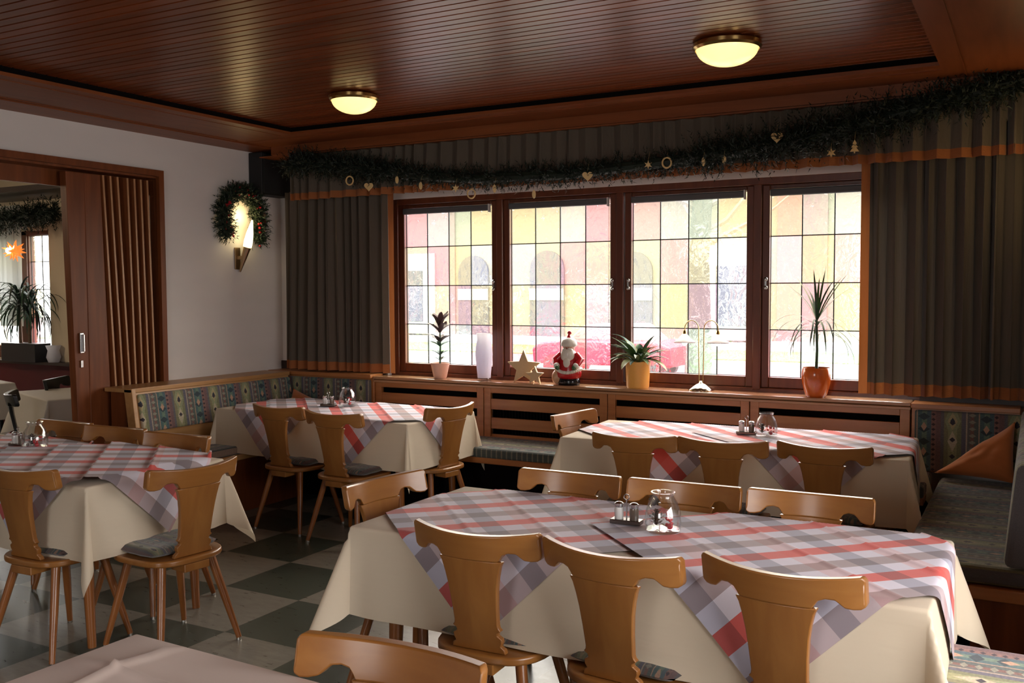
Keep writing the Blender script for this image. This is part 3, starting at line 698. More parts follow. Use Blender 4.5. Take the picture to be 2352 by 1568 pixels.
# ------------------------------------------------------------------ tables and cloths
def edge_profile(e, r, top, hang_f):
    """radial overshoot e -> (outward distance from core, z)"""
    if e <= 0: return None
    if e < r * PI / 2: a = e / r; return r * math.sin(a), top - r + r * math.cos(a)
    d = e - r * PI / 2; c = math.sqrt(max(0, 1 - hang_f * hang_f)); return r + d * hang_f, top - r - d * c
class Table:
    def __init__(s, cx, cy, W, D, rot=0, top=0.757, seed=1, fcorner=0.36, amp=0.05):
        s.cx, s.cy, s.W, s.D, s.rot, s.top, s.seed, s.fc, s.amp = cx, cy, W, D, rot, top, seed, fcorner, amp
    def drape(s, a, b_, off=0.0, bump=0.0):
        r0 = 0.014; r = r0 + off; W2, D2 = s.W / 2 - r0, s.D / 2 - r0
        ca, cb = max(-W2, min(W2, a)), max(-D2, min(D2, b_)); ea, eb = abs(a) - W2, abs(b_) - D2
        top = s.top + off
        if ea <= 0 and eb <= 0: return s.w(a, b_, top + bump)
        if ea > 0 and eb > 0:
            R = math.hypot(ea, eb); th = math.atan2(eb, ea)
            k = math.sin(2 * th) ** 2
            f = 0.05 + (s.fc - 0.05) * k ** 0.8
            f += 0.08 * math.sin(6 * th + s.seed) * math.sin(2 * th)
            o_, z = edge_profile(R, r, top, max(0.02, f))
            return s.w(ca + math.copysign(o_ * math.cos(th), a), cb + math.copysign(o_ * math.sin(th), b_), z)
        if ea > 0: e, q, L = ea, b_, D2
        else: e, q, L = eb, a, W2
        fade = max(0.0, min(1.0, (L - abs(q)) / 0.12)); sd = s.seed * 1.7 + (3 if ea > 0 else 0) + (1 if (a if ea > 0 else b_) > 0 else 0)
        wv = 0.5 + 0.5 * math.sin(q * 13 + sd + 1.5 * math.sin(q * 5 + sd))
        f = 0.05 + s.amp * wv * fade
        o_, z = edge_profile(e, r, top, f)
        if ea > 0: return s.w(ca + math.copysign(o_, a), b_, z)
        return s.w(a, cb + math.copysign(o_, b_), z)
    def w(s, a, b_, z):
        c, n = math.cos(s.rot), math.sin(s.rot); return (s.cx + a * c - b_ * n, s.cy + a * n + b_ * c, z)
    def cloth(s, hang, label, mat, creases=(), group='cream tablecloths'):
        def axis(h_, H):
            n1 = 9; core = 26 if h_ > .6 else 14; v = []
            v += [-h_ - hang + (hang - 0.012) * i / 12 for i in range(12)]
            v += [-h_ - 0.012 + 0.024 * i / 6 for i in range(6)]
            v += [-h_ + 0.012 + (2 * h_ - 0.024) * i / core for i in range(core + 1)]
            v += [h_ + -0.012 + 0.024 * i / 6 for i in range(1, 7)]
            v += [h_ + 0.012 + (hang - 0.012) * i / 12 for i in range(1, 13)]
            return v
        A, B = axis(s.W / 2, hang), axis(s.D / 2, hang)
        if creases:
            for (ax, p) in creases:
                (A if ax == 0 else B).extend([p - 0.09, p - 0.05, p - 0.012, p, p + 0.012, p + 0.05, p + 0.09])
            A.sort(); B.sort()
        mb = MB(); vs = []
        for bb in B:
            for aa in A:
                bp = 0
                for (ax, p) in creases:
                    d = abs((aa if ax == 0 else bb) - p); bp += 0.008 * max(0, 1 - d / 0.012) + 0.010 * max(0, 1 - d / .10)
                vs.append(s.drape(aa, bb, 0, bp))
        na = len(A)
        mb.add(vs, [(j * na + i, j * na + i + 1, (j + 1) * na + i + 1, (j + 1) * na + i) for j in range(len(B) - 1) for i in range(na - 1)])
        o = mb.build('tablecloth', mat, smooth=True, sharp=0)
        return tag(o, label, 'tablecloth', group)
    def overlay(s, ox, oy, label, half=0.515, flip=False, off=0.006, crease=0.004, ang=45, cp=0.26, ridge=0.004):
        n = 104; mb = MB(); uv = []; vs = []; ca, sa = math.cos(math.radians(ang)), math.sin(math.radians(ang))
        for j in range(n + 1):
            for i in range(n + 1):
                p, q = -half + 2 * half * i / n, -half + 2 * half * j / n
                a, b_ = ox + p * ca - q * sa, oy + p * sa + q * ca
                d = q if not flip else q
                fr = ((p + half + 0.02) / cp) % 1.0; bp = ridge * max(0, 1 - min(fr, 1 - fr) * cp / 0.014)
                bp += crease * (1 - fr)
                vs.append(s.drape(a, b_, off, bp)); uv.append((q, p) if not flip else (p, q))
        mb.add(vs, [(j * (n + 1) + i, j * (n + 1) + i + 1, (j + 1) * (n + 1) + i + 1, (j + 1) * (n + 1) + i) for j in range(n) for i in range(n)])
        o = mb.build('table_overlay', M_plaid, smooth=True, sharp=0, uv=uv)
        return tag(o, label, 'tablecloth', 'red and grey plaid overlay cloths')
    def body(s, label, mat_top=None, mat_leg=None, group='wooden dining tables'):
        t = thing('dining_table', label, 'table', (s.cx, s.cy, 0), s.rot, group)
        mb = MB(); mb.box(-s.W / 2 + 0.008, s.W / 2 - 0.008, -s.D / 2 + 0.008, s.D / 2 - 0.008, s.top - 0.038, s.top - 0.004); mb.build('tabletop', mat_top or M_leg, t)
        mb = MB(); i = 0.10
        mb.box(-s.W / 2 + i, s.W / 2 - i, -s.D / 2 + i, -s.D / 2 + i + 0.02, s.top - 0.12, s.top - 0.038); mb.box(-s.W / 2 + i, s.W / 2 - i, s.D / 2 - i - 0.02, s.D / 2 - i, s.top - 0.12, s.top - 0.038)
        mb.build('apron', mat_top or M_leg, t)
        for sx_ in (-1, 1):
            for sy_ in (-1, 1):
                mb = MB(); x, y = sx_ * (s.W / 2 - 0.15), sy_ * (s.D / 2 - 0.10)
                mb.tube([(x, y, s.top - 0.04), (x + sx_ * 0.03, y + sy_ * 0.0, 0.0)], [0.033, 0.019], 12); mb.build('leg', mat_leg or M_leg, t, smooth=True)
        return t
T1 = Table(-4.315, 5.36, 1.73, 0.79, math.radians(-2.0), seed=1.0, fcorner=0.22)
T2 = Table(-1.475, 5.37, 1.87, 0.82, math.radians(3.0), seed=2.0, fcorner=0.30)
T3 = Table(-1.185, 3.09, 1.93, 0.80, 0.0, seed=3.2, fcorner=0.31, amp=0.05)
T4 = Table(-4.545, 3.10, 1.93, 0.81, 0.0, seed=4.1, fcorner=0.28, amp=0.10)
T5 = Table(-1.05, 1.17, 1.80, 0.80, math.radians(-1.5), seed=5.0)
T1.body('dining table by the white wall bench'); T2.body('dining table near the right-hand bench and windows')
T3.body('large dining table in front with the pine cone jar'); T4.body('dining table at the left in front of the doorway'); T5.body('dining table at the bottom edge with no plaid cloth')
T1.cloth(0.30, 'cream tablecloth on the table by the white wall bench', M_cloth)
T2.cloth(0.33, 'cream tablecloth on the brightly lit table beside the right bench', M_cloth)
T3.cloth(0.31, 'cream tablecloth on the large front table, hanging low at its left corner', M_cloth)
T4.cloth(0.32, 'cream tablecloth on the left table, draped in a point by the doorway side', M_cloth)
T5.cloth(0.30, 'plain pinkish cream tablecloth with ironed folds at the bottom edge', M_clothp, creases=((0, -0.72), (0, -0.2), (1, 0.20), (1, -.2)))
T1.overlay(-0.33, 0, 'plaid overlay on the bench-side table, half nearer the white wall', flip=True, crease=0.005)
T1.overlay(0.385, 0, 'plaid overlay on the bench-side table, half nearer its end chair', flip=True, off=0.010, crease=0.005)
T2.overlay(-0.33, 0, 'plaid overlay on the window-side table, half with its end chair', flip=True, crease=0.005)
T2.overlay(0.46, 0, 'plaid overlay on the window-side table, half nearest the right bench', flip=True, off=0.010, crease=0.005)
T3.overlay(-0.415, 0, 'plaid overlay on the large front table, left half with creases', crease=0.002)
T3.overlay(0.535, 0, 'plaid overlay on the large front table, brighter half near the bench seat', off=0.0115, crease=0.002)
T4.overlay(-0.35, 0, 'plaid overlay on the left table, half carrying the glass jar', crease=0.014)
T4.overlay(0.55, 0, 'plaid overlay on the left table, half hanging over the table end', off=0.022, crease=0.014)

# ------------------------------------------------------------------ chairs
def lin(a, b_, t_): return a + (b_ - a) * t_
def make_chair(mc, mcx, ml, fab, label):
    t = thing('dining_chair', label, 'chair')
    # seat: rounded at the rear, wider in front
    out = []
    for k in range(28):
        a = 2 * PI * k / 28; ca, sa = math.cos(a), math.sin(a)
        e = 0.62
        x = 0.205 * math.copysign(abs(ca) ** e, ca); y = 0.205 * math.copysign(abs(sa) ** e, sa)
        x *= 1 + 0.07 * (y / 0.205); out.append((x, y))
    mb = MB(); mb.prism(out, lambda u, v, q: (u, v, 0.408 + q), 0.028); mb.build('seat', mcx, t, smooth=True, bevel=0.008, seg=3)
    # cushion
    mb = MB(); n = 16
    def cz(a, c): return max(0, (1 - a ** 6) * (1 - c ** 6)) ** 0.4
    for s_ in (1, -1):
        def fn(u, v, s_=s_):
            a, c = 2 * u - 1, 2 * v - 1
            x, y = a * 0.185 * (1 - 0.06 * c * c), c * 0.165 * (1 - 0.06 * a * a) + 0.035
            k = cz(a, c)
            z = 0.458 + (s_ * 0.020) * k + 0.006 * k * noise.noise(Vector((a * 2.2, c * 2.2, 3)))
            return (x, y, z)
        mb.grid(fn, n, n)
    mb.build('seat_cushion', fab, t, smooth=True, sharp=0)
    # splat
    ys = lambda z: lin(-0.175, -0.262, (z - 0.436) / 0.40)
    wz = [(0.437, 0.098), (0.452, 0.095), (0.462, 0.082), (0.475, 0.089), (0.488, 0.089), (0.498, 0.074), (0.508, 0.076), (0.516, 0.088), (0.524, 0.081), (0.535, 0.079), (0.60, 0.083), (0.66, 0.089), (0.70, 0.096), (0.735, 0.105), (0.752, 0.114)]
    mb = MB(); th = 0.022; nu = 8; vs = []
    for side in (0, 1):
        for z, wd in wz:
            for i in range(nu + 1):
                u = -1 + 2 * i / nu; x = u * wd
                vs.append((x, ys(z) + 1.15 * x * x * min(1, (z - .43) / .3) + (th if side else 0), z))
    R_ = len(wz); st = nu + 1; fs = []
    for j in range(R_ - 1):
        for i in range(nu):
            a = j * st + i; fs.append((a, a + 1, a + st + 1, a + st)); q = a + R_ * st; fs.append((q + st, q + st + 1, q + 1, q))
        for i in (0, nu):
            a = j * st + i; q = a + R_ * st; fs.append((a, a + st, q + st, q) if i == 0 else (q, q + st, a + st, a))
    for j in (0, R_ - 1):
        for i in range(nu):
            a = j * st + i; q = a + R_ * st; fs.append((a, q, q + 1, a + 1) if j == 0 else (a + 1, q + 1, q, a))
    mb.add(vs, fs); mb.build('splat', mc, t, smooth=True, bevel=0.003, seg=2, sharp=0.6)
    # crest rail with ears
    def bot(u):
        a = abs(u)
        pts = [(0, 0.752), (0.100, 0.752), (0.106, 0.762), (0.116, 0.776), (0.135, 0.783), (0.158, 0.781), (0.168, 0.772), (0.178, 0.760), (0.200, 0.756), (0.216, 0.757), (0.226, 0.764), (0.230, 0.774)]
        for (p, zp), (q, zq) in zip(pts, pts[1:]):
            if a <= q: return lin(zp, zq, (a - p) / (q - p))
        return 0.774
    def topz(u): return 0.836 + 0.014 * (abs(u) / 0.23) ** 2 - 0.012 * max(0, (abs(u) - 0.222) / 0.008)
    us = sorted(set([0, 0.03, 0.06, 0.09, 0.10, 0.106, 0.116, 0.125, 0.135, 0.147, 0.158, 0.170, 0.180, 0.19, 0.200, 0.208, 0.216, 0.222, 0.226, 0.230])); us = [-u for u in us[:0:-1]] + us
    mb = MB(); vs = []; nz = 4; th2 = 0.03
    for side in (0, 1):
        for u in us:
            zb, zt = bot(u), topz(u)
            for k in range(nz + 1):
                z = lin(zb, zt, k / nz); y = ys(z) + 1.3 * u * u - 0.004 + (th2 if side else 0)
                vs.append((u, y, z))
    st = nz + 1; R_ = len(us); fs = []
    for j in range(R_ - 1):
        for i in range(nz):
            a = j * st + i; q = a + R_ * st; fs.append((a, a + st, a + st + 1, a + 1)); fs.append((q + 1, q + st + 1, q + st, q))
        a = j * st; q = a + R_ * st; fs.append((a, q, q + st, a + st)); a += nz; q += nz; fs.append((a + st, q + st, q, a))
    for j in (0, R_ - 1):
        for i in range(nz):
            a = j * st + i; q = a + R_ * st; fs.append((a, a + 1, q + 1, q) if j == 0 else (q, q + 1, a + 1, a))
    mb.add(vs, fs); mb.build('crest_rail', mcx, t, smooth=True, bevel=0.007, seg=3, sharp=0.8)
    for sx_ in (-1, 1):
        for sy_ in (-1, 1):
            mb = MB(); a = Vector((sx_ * 0.125, sy_ * 0.12, 0.408)); c = Vector((sx_ * 0.205, sy_ * (0.215 if sy_ < 0 else 0.20), 0.012))
            mb.tube([a, a.lerp(c, 0.5), c], [0.0195, 0.0175, 0.0125], 12); lg = mb.build('leg', ml, t, smooth=True)
            mb = MB(); mb.tube([c + Vector((0, 0, 0.004)), (c.x, c.y, 0.0)], [0.011, 0.012], 10); mb.build('foot_glide', M_foot, lg)
    mb = MB(); mb.box(-0.065, 0.065, -0.20, -0.10, 0.372, 0.408); mb.box(-0.03, 0.03, -0.1, 0.12, 0.39, 0.408); mb.build('seat_block', mc, t, bevel=0.004)
    return t
CH = [  # x, y of the crest ends' middle, rotation, label
 (-4.39, 4.765, -3, 'beech chair at the bench-side table, back to us, nearer the white wall'),
 (-3.84, 4.66, -2, 'beech chair at the bench-side table, back to us, nearer the table corner'),
 (-3.36, 5.30, 80, 'beech chair at the end of the bench-side table, seen from its side'),
 (-2.50, 5.33, -100, 'beech chair at the window-side table, tucked in at its left end'),
 (-1.83, 4.66, 7, 'beech chair with back to us at the window-side table, leftmost of its row'),
 (-1.375, 4.71, 4, 'beech chair with back to us at the window-side table, middle of its row'),
 (-0.89, 4.77, -3, 'beech chair with back to us at the window-side table, nearest the right bench'),
 (-2.30, 3.10, -97, 'beech chair facing across at the left end of the large front table'),
 (-1.675, 3.56, 181, 'beech chair on the far side of the large front table, leftmost of three'),
 (-1.19, 3.575, 181, 'beech chair on the far side of the large front table, behind the jar'),
 (-0.715, 3.60, 181, 'beech chair on the far side of the large front table, nearest the right bench'),
 (-1.555, 2.58, 2, 'beech chair on the near side of the large front table, leftmost of three'),
 (-1.085, 2.56, -5, 'beech chair on the near side of the large front table, middle of three'),
 (-0.60, 2.61, -6, 'beech chair on the near side of the large front table, nearest the bright bench seat'),
 (-3.225, 2.98, 83, 'beech chair at the right end of the left table, with rumpled cushion'),
 (-3.86, 2.57, 2, 'beech chair cut by the left edge of the picture, back to us'),
 (-4.96, 3.62, 182, 'beech chair behind the left table, farthest left, behind the glass jar'),
 (-4.50, 3.60, 184, 'beech chair behind the left table, middle of its row'),
 (-3.98, 3.57, 183, 'beech chair behind the left table, nearest the patterned bench'),
 (-1.18, 1.62, 183, 'beech chair at the bottom edge tucked against the plain pinkish cloth')]
ch0 = None
for i, (x, y, r, lb) in enumerate(CH):
    a = math.radians(r); o_ = 0.20; lx, ly = x - math.sin(a) * o_, y + math.cos(a) * o_
    if ch0 is None:
        ch0 = make_chair(M_chair, M_chairx, M_leg, M_fabC, lb); ch0.location = (lx, ly, 0); ch0.rotation_euler = (0, 0, a); ch0['group'] = 'beech dining chairs'
    else: dup(ch0, (lx, ly, 0), a, lb, 'beech dining chairs')

# ------------------------------------------------------------------ next-room furniture
T6 = Table(-7.05, 5.32, 0.95, 0.85, math.radians(-20), seed=7); T7 = Table(-9.05, 5.35, 1.2, 0.8, math.radians(-15), seed=8)
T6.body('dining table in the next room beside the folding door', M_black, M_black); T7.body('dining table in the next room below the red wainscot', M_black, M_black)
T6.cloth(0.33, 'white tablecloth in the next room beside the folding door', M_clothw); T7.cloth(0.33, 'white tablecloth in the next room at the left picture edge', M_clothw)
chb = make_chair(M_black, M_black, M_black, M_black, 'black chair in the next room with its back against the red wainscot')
chb['group'] = 'black chairs in the next room'; chb.location = (-7.1, 4.95 + 0.2, 0); chb.rotation_euler = (0, 0, math.radians(-60))
chb.location = (-7.40, 5.52, 0)
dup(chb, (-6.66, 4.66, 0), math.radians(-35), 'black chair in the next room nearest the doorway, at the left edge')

# ------------------------------------------------------------------ curtains and valance
def curtain(name, label, x0, x1, n, ztop, zbot, y, amp, edge=None, band=0.07, skew=0.0, cat='curtain', group=None):
    t = thing(name, label, cat, ((x0 + x1) / 2, y, zbot), 0, group); ox, oz = (x0 + x1) / 2, zbot
    H = ztop - zbot; fb = band / H
    fn = pleats(x0 - ox, x1 - ox, n, 0, amp, 0, H, skew=skew)
    nu = n * 10
    mb = MB(); mb.grid(lambda u, v: fn(u, v * (1 - fb)), nu, 8); mb.build('curtain_fabric', M_curt, t, smooth=True, sharp=0)
    mb = MB(); mb.grid(lambda u, v: fn(u, 1 - fb + v * fb), nu, 2); mb.build('hem_band', M_curto, t, smooth=True, sharp=0)
    if edge:
        mb = MB()
        def fe(u, v):
            e = fn(0 if edge < 0 else 1, v); return (e[0] + (u * 0.055 if edge > 0 else -u * 0.05), e[1] + 0.01 * math.sin(3 * u + v), e[2])
        mb.grid(fe, 4, 8); mb.build('edge_band', M_curto, t, smooth=True, sharp=0)
    return t
curtain('curtain', 'taupe pleated curtain with orange hem at the left corner', -5.50, -4.455, 11, 2.42, 0.955, 6.11, 0.042, edge=1, skew=-0.02)
curtain('curtain', 'taupe pleated curtain with orange hem at the right of the windows', -0.885, 0.09, 11, 2.42, 0.965, 6.09, 0.045, edge=-1)
curtain('valance', 'long pleated taupe valance with orange hem above the windows', -5.32, 0.10, 50, 2.70, 2.335, 5.965, 0.030, band=0.055, cat='valance')

# ------------------------------------------------------------------ garlands, wreath
def needles(mb, path, rad, nspr, ln, per=9, wd=0.0035, rnd=None, mi=0, keep=None):
    rnd = rnd or random.Random(5); path = [Vector(p) for p in path]
    seg = [(path[i + 1] - path[i]).length for i in range(len(path) - 1)]; tot = sum(seg)
    for k in range(nspr):
        d = rnd.random() * tot; i = 0
        while d > seg[i] and i < len(seg) - 1: d -= seg[i]; i += 1
        p = path[i].lerp(path[i + 1], min(1, d / seg[i])); tg = (path[i + 1] - path[i]).normalized()
        dr = Vector((rnd.gauss(0, 1), rnd.gauss(0, 1), rnd.gauss(0, 1))); dr -= tg * dr.dot(tg) * 0.6; dr.normalize()
        L = rad * rnd.uniform(0.6, 1.35); dr = (dr + tg * rnd.uniform(-0.6, 0.6)).normalized()
        side = dr.cross(Vector((rnd.random(), rnd.random(), rnd.random()))).normalized(); s2 = dr.cross(side)
        vs = [p - side * 0.002, p + side * 0.002, p + dr * L]; fs = [(0, 1, 2)]
        for j in range(per):
            q = p + dr * L * (j + 1) / per; a = rnd.random() * 2 * PI
            nd = ((side * math.cos(a) + s2 * math.sin(a)) * 0.8 + dr * 0.7).normalized()
            sd = nd.cross(dr).normalized() * wd
            o = len(vs); vs += [q - sd, q + sd, q + nd * ln]; fs.append((o, o + 1, o + 2))
        if keep: vs = [Vector((max(keep, v.x), v.y, v.z)) for v in vs]
        mb.add(vs, fs, mi)
GP = [(-5.28, 2.60), (-5.10, 2.63), (-4.87, 2.58), (-4.66, 2.555), (-4.25, 2.49), (-3.86, 2.43), (-3.5, 2.395), (-3.14, 2.39), (-2.8, 2.38), (-2.49, 2.40), (-2.2, 2.41), (-1.9, 2.435), (-1.6, 2.45), (-1.35, 2.475), (-1.1, 2.52), (-0.86, 2.56), (-0.68, 2.60), (-0.5, 2.645), (-0.35, 2.67), (-0.2, 2.70), (-0.05, 2.725)]
mb = MB(); path = [(x, 5.885 + 0.01 * math.sin(x * 9), z) for x, z in GP]
needles(mb, path, 0.085, 2600, 0.030, 8, 0.004)
mb.tube(path, 0.035, 8)
pp = [(x, 5.88, z) for x, z in GP[11:]]; needles(mb, pp, 0.14, 1300, 0.032, 8, 0.004, random.Random(9))
pp = [(x, 5.88, z) for x, z in GP[:5]]; needles(mb, pp, 0.115, 700, 0.032, 8, 0.004, random.Random(19))
tag(mb.build('pine_garland', M_needle), 'long dark green pine garland draped along the valance above the windows', 'garland')
mb = MB(); path = [(-10.1, 6.05, 2.36), (-9.7, 6.0, 2.33), (-9.35, 6.0, 2.30), (-9.0, 6.0, 2.32), (-8.7, 6.0, 2.35), (-8.3, 6.0, 2.38)]
needles(mb, path, 0.13, 1200, 0.04, 8, 0.006, random.Random(2)); mb.tube(path, 0.015, 6)
tag(mb.build('pine_garland', M_needle), 'dark garland above the window of the adjoining room', 'garland')

# wreath
t = thing('wreath', 'green wreath with red berries hanging on the white wall around the lamp', 'wreath', (-5.695, 5.80, 2.20))
mb = MB(); wp = []
for k in range(5): wp.append((0.01, 0.19 + 0.012 * k / 4, -0.19 + 0.19 * k / 4))
for k in range(1, 20):
    a = PI * k / 20; wp.append((0.012 * math.sin(3 * a), 0.195 * math.cos(a), 0.04 + 0.17 * math.sin(a)))
for k in range(5): wp.append((0.01, -0.20 + 0.03 * k / 4, -0.16 * k / 4))
needles(mb, wp, 0.08, 1400, 0.026, 8, 0.0045, random.Random(4), keep=-0.045); mb.tube(wp, 0.015, 6); mb.build('needles', M_wreath, t)
mb = MB(); rb = random.Random(8)
for k in range(46):
    p = Vector(rb.choice(wp)); mb.sphere(p + Vector((rb.uniform(0.02, 0.05), rb.uniform(-.035, .035), rb.uniform(-.035, .035))), rb.uniform(0.008, 0.013), 6)
tag(mb.build('berries', M_red, t, smooth=True), kind='stuff')

# sconce
t = thing('wall_lamp', 'lit torch shaped wall lamp with bronze cone inside the wreath', 'lamp', (-5.735, 5.80, 1.76))
A_, B_, C2_ = Vector((0.02, 0.0, 0.0)), Vector((0.085, 0.02, 0.20)), Vector((0.13, 0.035, 0.42))
mb = MB(); mb.tube([A_, A_.lerp(B_, 0.5), B_], [0.006, 0.02, 0.031], 20); mb.build('bronze_cone', M_bronze, t, smooth=True)
mb = MB(); mb.box(-0.012, 0.0, -0.03, 0.03, 0.02, 0.20); mb.box(0.0, 0.05, -0.01, 0.01, 0.10, 0.13); mb.build('wall_bracket', M_bronze, t, bevel=0.004)
mb = MB(); mb.tube([B_ + Vector((0, 0, .002)), B_.lerp(C2_, 0.2), B_.lerp(C2_, 0.5), B_.lerp(C2_, 0.8), C2_], [0.034, 0.036, 0.029, 0.015, 0.006], 20); tag(mb.build('glass_shade', M_torch, t, smooth=True), 'glowing white glass shade')
l = bpy.data.lights.new('wall_lamp_light', 'POINT'); l.energy = 1.3; l.color = (1, 0.72, 0.32); l.shadow_soft_size = 0.03
o = bpy.data.objects.new('wall_lamp_light', l); COL.objects.link(o); o.parent = t; o.location = (0.07, 0.03, 0.46)

dup(t, (0.105, 5.62, 1.80), PI, 'lit torch shaped wall lamp just entering the picture at the right edge')

# speaker box
t = thing('loudspeaker', 'black loudspeaker box hung high in the left corner beside the curtain', 'speaker', (-5.66, 6.15, 2.40))
mb = MB(); mb.box(-0.085, 0.06, -0.20, 0.16, 0, 0.345); mb.build('cabinet', M_speaker, t, bevel=0.006)
mb = MB(); mb.box(0.06, 0.072, -0.19, 0.15, 0.012, 0.333); mb.build('grille', plain('grille_cloth', (0.012, 0.012, 0.012), 0.95), t, bevel=0.004)

# ceiling lamps
def ceiling_lamp(x, y, r, label):
    t = thing('ceiling_lamp', label, 'lamp', (x, y, 2.82), 0, 'ceiling lamps')
    mb = MB(); mb.lathe([(r * 0.92, 0.0), (r, -0.012), (r * 1.0, -0.03), (r * 0.93, -0.042), (r * 0.90, -0.036)], 48, caps=False); mb.build('brass_ring', M_brass, t, smooth=True)
    mb = MB(); pf = [(r * 0.90, -0.034)] + [(r * 0.90 * math.cos(a), -0.034 - 0.085 * math.sin(a)) for a in [PI / 2 * k / 10 for k in range(1, 10)]] + [(0.001, -0.119)]
    mb.lathe(pf, 48, caps=False); tag(mb.build('glass_bowl', M_bowl, t, smooth=True, sharp=0), 'glowing opal glass bowl')
    mb = MB(); mb.lathe([(r * 0.9, -0.002), (r * 0.9, -0.03)], 32); mb.build('back_plate', M_brass, t)
    return t
ceiling_lamp(-3.745, 4.80, 0.155, 'lit round ceiling lamp farther away, above the bench-side table')
ceiling_lamp(-1.36, 4.70, 0.168, 'lit round ceiling lamp nearer us, above the window-side table')
def hidden_room_light():  # out-of-view lamp and point light added to brighten the adjoining room
    ceiling_lamp(-8.7, 3.4, 0.16, 'unseen lit ceiling lamp added to brighten the adjoining room')
    l = bpy.data.lights.new('added_room_light', 'POINT'); l.energy = 45; l.color = (1, 0.8, 0.55); l.shadow_soft_size = 0.15
    o = bpy.data.objects.new('added_room_light', l); COL.objects.link(o); o.location = (-8.7, 3.4, 2.55)
hidden_room_light()
# ------------------------------------------------------------------ hanging ornaments
def orn(kind, x, z, label, y=5.83, s=0.03, rz=0.3):
    mb = MB()
    if kind == 'heart':
        poly = []
        for k in range(24):
            a = 2 * PI * k / 24; poly.append((s * 0.065 * 16 * math.sin(a) ** 3, s * 0.065 * (13 * math.cos(a) - 5 * math.cos(2 * a) - 2 * math.cos(3 * a) - math.cos(4 * a))))
    elif kind == 'star': poly = [((s if k % 2 == 0 else s * 0.42) * math.sin(PI * k / 6), (s if k % 2 == 0 else s * 0.42) * math.cos(PI * k / 6)) for k in range(12)]
    elif kind == 'drop': poly = [(s * 0.45 * math.sin(a) * (1 if a > 0 else 1), s * math.cos(a)) for a in [2 * PI * k / 16 for k in range(16)]]
    elif kind == 'tree':
        poly = [(0, 1.2), (0.35, 0.5), (0.15, 0.5), (0.55, -0.1), (0.25, -0.1), (0.75, -0.8), (0.1, -0.8), (0.1, -1.1), (-0.1, -1.1), (-0.1, -0.8), (-0.75, -0.8), (-0.25, -0.1), (-0.55, -0.1), (-0.15, 0.5), (-0.35, 0.5)]
        poly = [(a * s, c * s) for a, c in poly]
    R3 = Matrix.Rotation(rz, 3, 'Z')
    if kind == 'ring':
        mb.tube([R3 @ Vector((s * math.cos(2 * PI * k / 20), 0, s * 1.15 * math.sin(2 * PI * k / 20))) for k in range(21)], s * 0.2, 8)
    else: mb.prism(poly, lambda u, v, q: R3 @ Vector((u, -0.003 + q * 0.006, v)), 1)
    root = thing('hanging_ornament', label, 'ornament', (x, y, z), 0, 'small straw and wood ornaments on the garland')
    mb.build('ornament_shape', M_gold, root, bevel=0.0)
    mb = MB(); mb.tube([(0, 0, s), (0, 0.03, s + 0.06)], 0.0008, 5); mb.build('thread', M_gold, root)
OR = [('heart', -4.42, 2.385, 'heart ornament hanging before the left curtain top'), ('drop', -4.16, 2.42, 'narrow drop ornament near the left curtain edge'),
 ('ring', -4.60, 2.44, 'ring ornament farthest left on the garland'), ('drop', -3.95, 2.365, 'drop ornament just above the first window'),
 ('star', -3.65, 2.33, 'small star ornament hanging above the first window'), ('ring', -3.52, 2.285, 'ring ornament dangling before the first window frame'),
 ('drop', -3.33, 2.31, 'drop ornament hanging at the first window post'), ('drop', -3.02, 2.255, 'drop ornament dangling lowest, before the second window'),
 ('heart', -2.62, 2.355, 'pale heart ornament above the second window'), ('star', -2.195, 2.40, 'star ornament above the third window, left one'),
 ('ring', -2.07, 2.405, 'ring ornament above the third window'), ('drop', -1.83, 2.395, 'drop ornament above the third window'),
 ('drop', -1.70, 2.40, 'small drop ornament above the third window post'), ('heart', -1.38, 2.51, 'heart ornament tucked up in the garland over the fourth window'),
 ('star', -1.065, 2.395, 'star ornament beside the tree shape above the fourth window'), ('tree', -0.935, 2.42, 'tree shaped ornament at the right curtain edge')]
for k, x, z, lb in OR: orn(k, x, z, lb, s=0.034 if k in ('tree', 'heart') else 0.028)

# ------------------------------------------------------------------ window sill objects
ZSIL = 0.915
def pot(parent, prof, mat, soil_r, soil_z, name='pot'):
    mb = MB(); mb.lathe(prof, 32); mb.build(name, mat, parent, smooth=True, sharp=0.9)
    mb = MB(); mb.lathe([(soil_r, soil_z - 0.002), (soil_r, soil_z)], 24); mb.build('soil', M_soil, parent)
def blade(mb, pts, wd, fold=0.15, mi=0):
    pts = [Vector(p) for p in pts]; n = len(pts); vs = []
    for i, p in enumerate(pts):
        d = (pts[min(i + 1, n - 1)] - pts[max(i - 1, 0)]).normalized(); s_ = d.cross(Vector((0, 0, 1)))
        s_ = s_.normalized() if s_.length > 1e-3 else Vector((1, 0, 0)); u_ = s_.cross(d)
        t_ = i / (n - 1); w_ = wd * (math.sin(PI * min(1, 0.12 + t_ * 0.88)) ** 0.7 if i < n - 1 else 0.03)
        vs += [p - s_ * w_ + u_ * w_ * fold, p, p + s_ * w_ + u_ * w_ * fold]
    fs = []
    for i in range(n - 1):
        a = i * 3; fs += [(a, a + 1, a + 4, a + 3), (a + 1, a + 2, a + 5, a + 4)]
    mb.add(vs, fs, mi)
def arc(p0, ang, elev, L, droop, n=7):
    p = Vector(p0); e = elev; pts = [p.copy()]
    for i in range(n):
        p = p + Vector((math.cos(ang) * math.cos(e), math.sin(ang) * math.cos(e), math.sin(e))) * (L / n); e -= droop / n; pts.append(p.copy())
    for q in pts:
        if q.y > 0.08: q.y = 0.08 + (q.y - 0.08) * 0.2     # leaves stay clear of the pane behind
    return pts
PZ = ZSIL
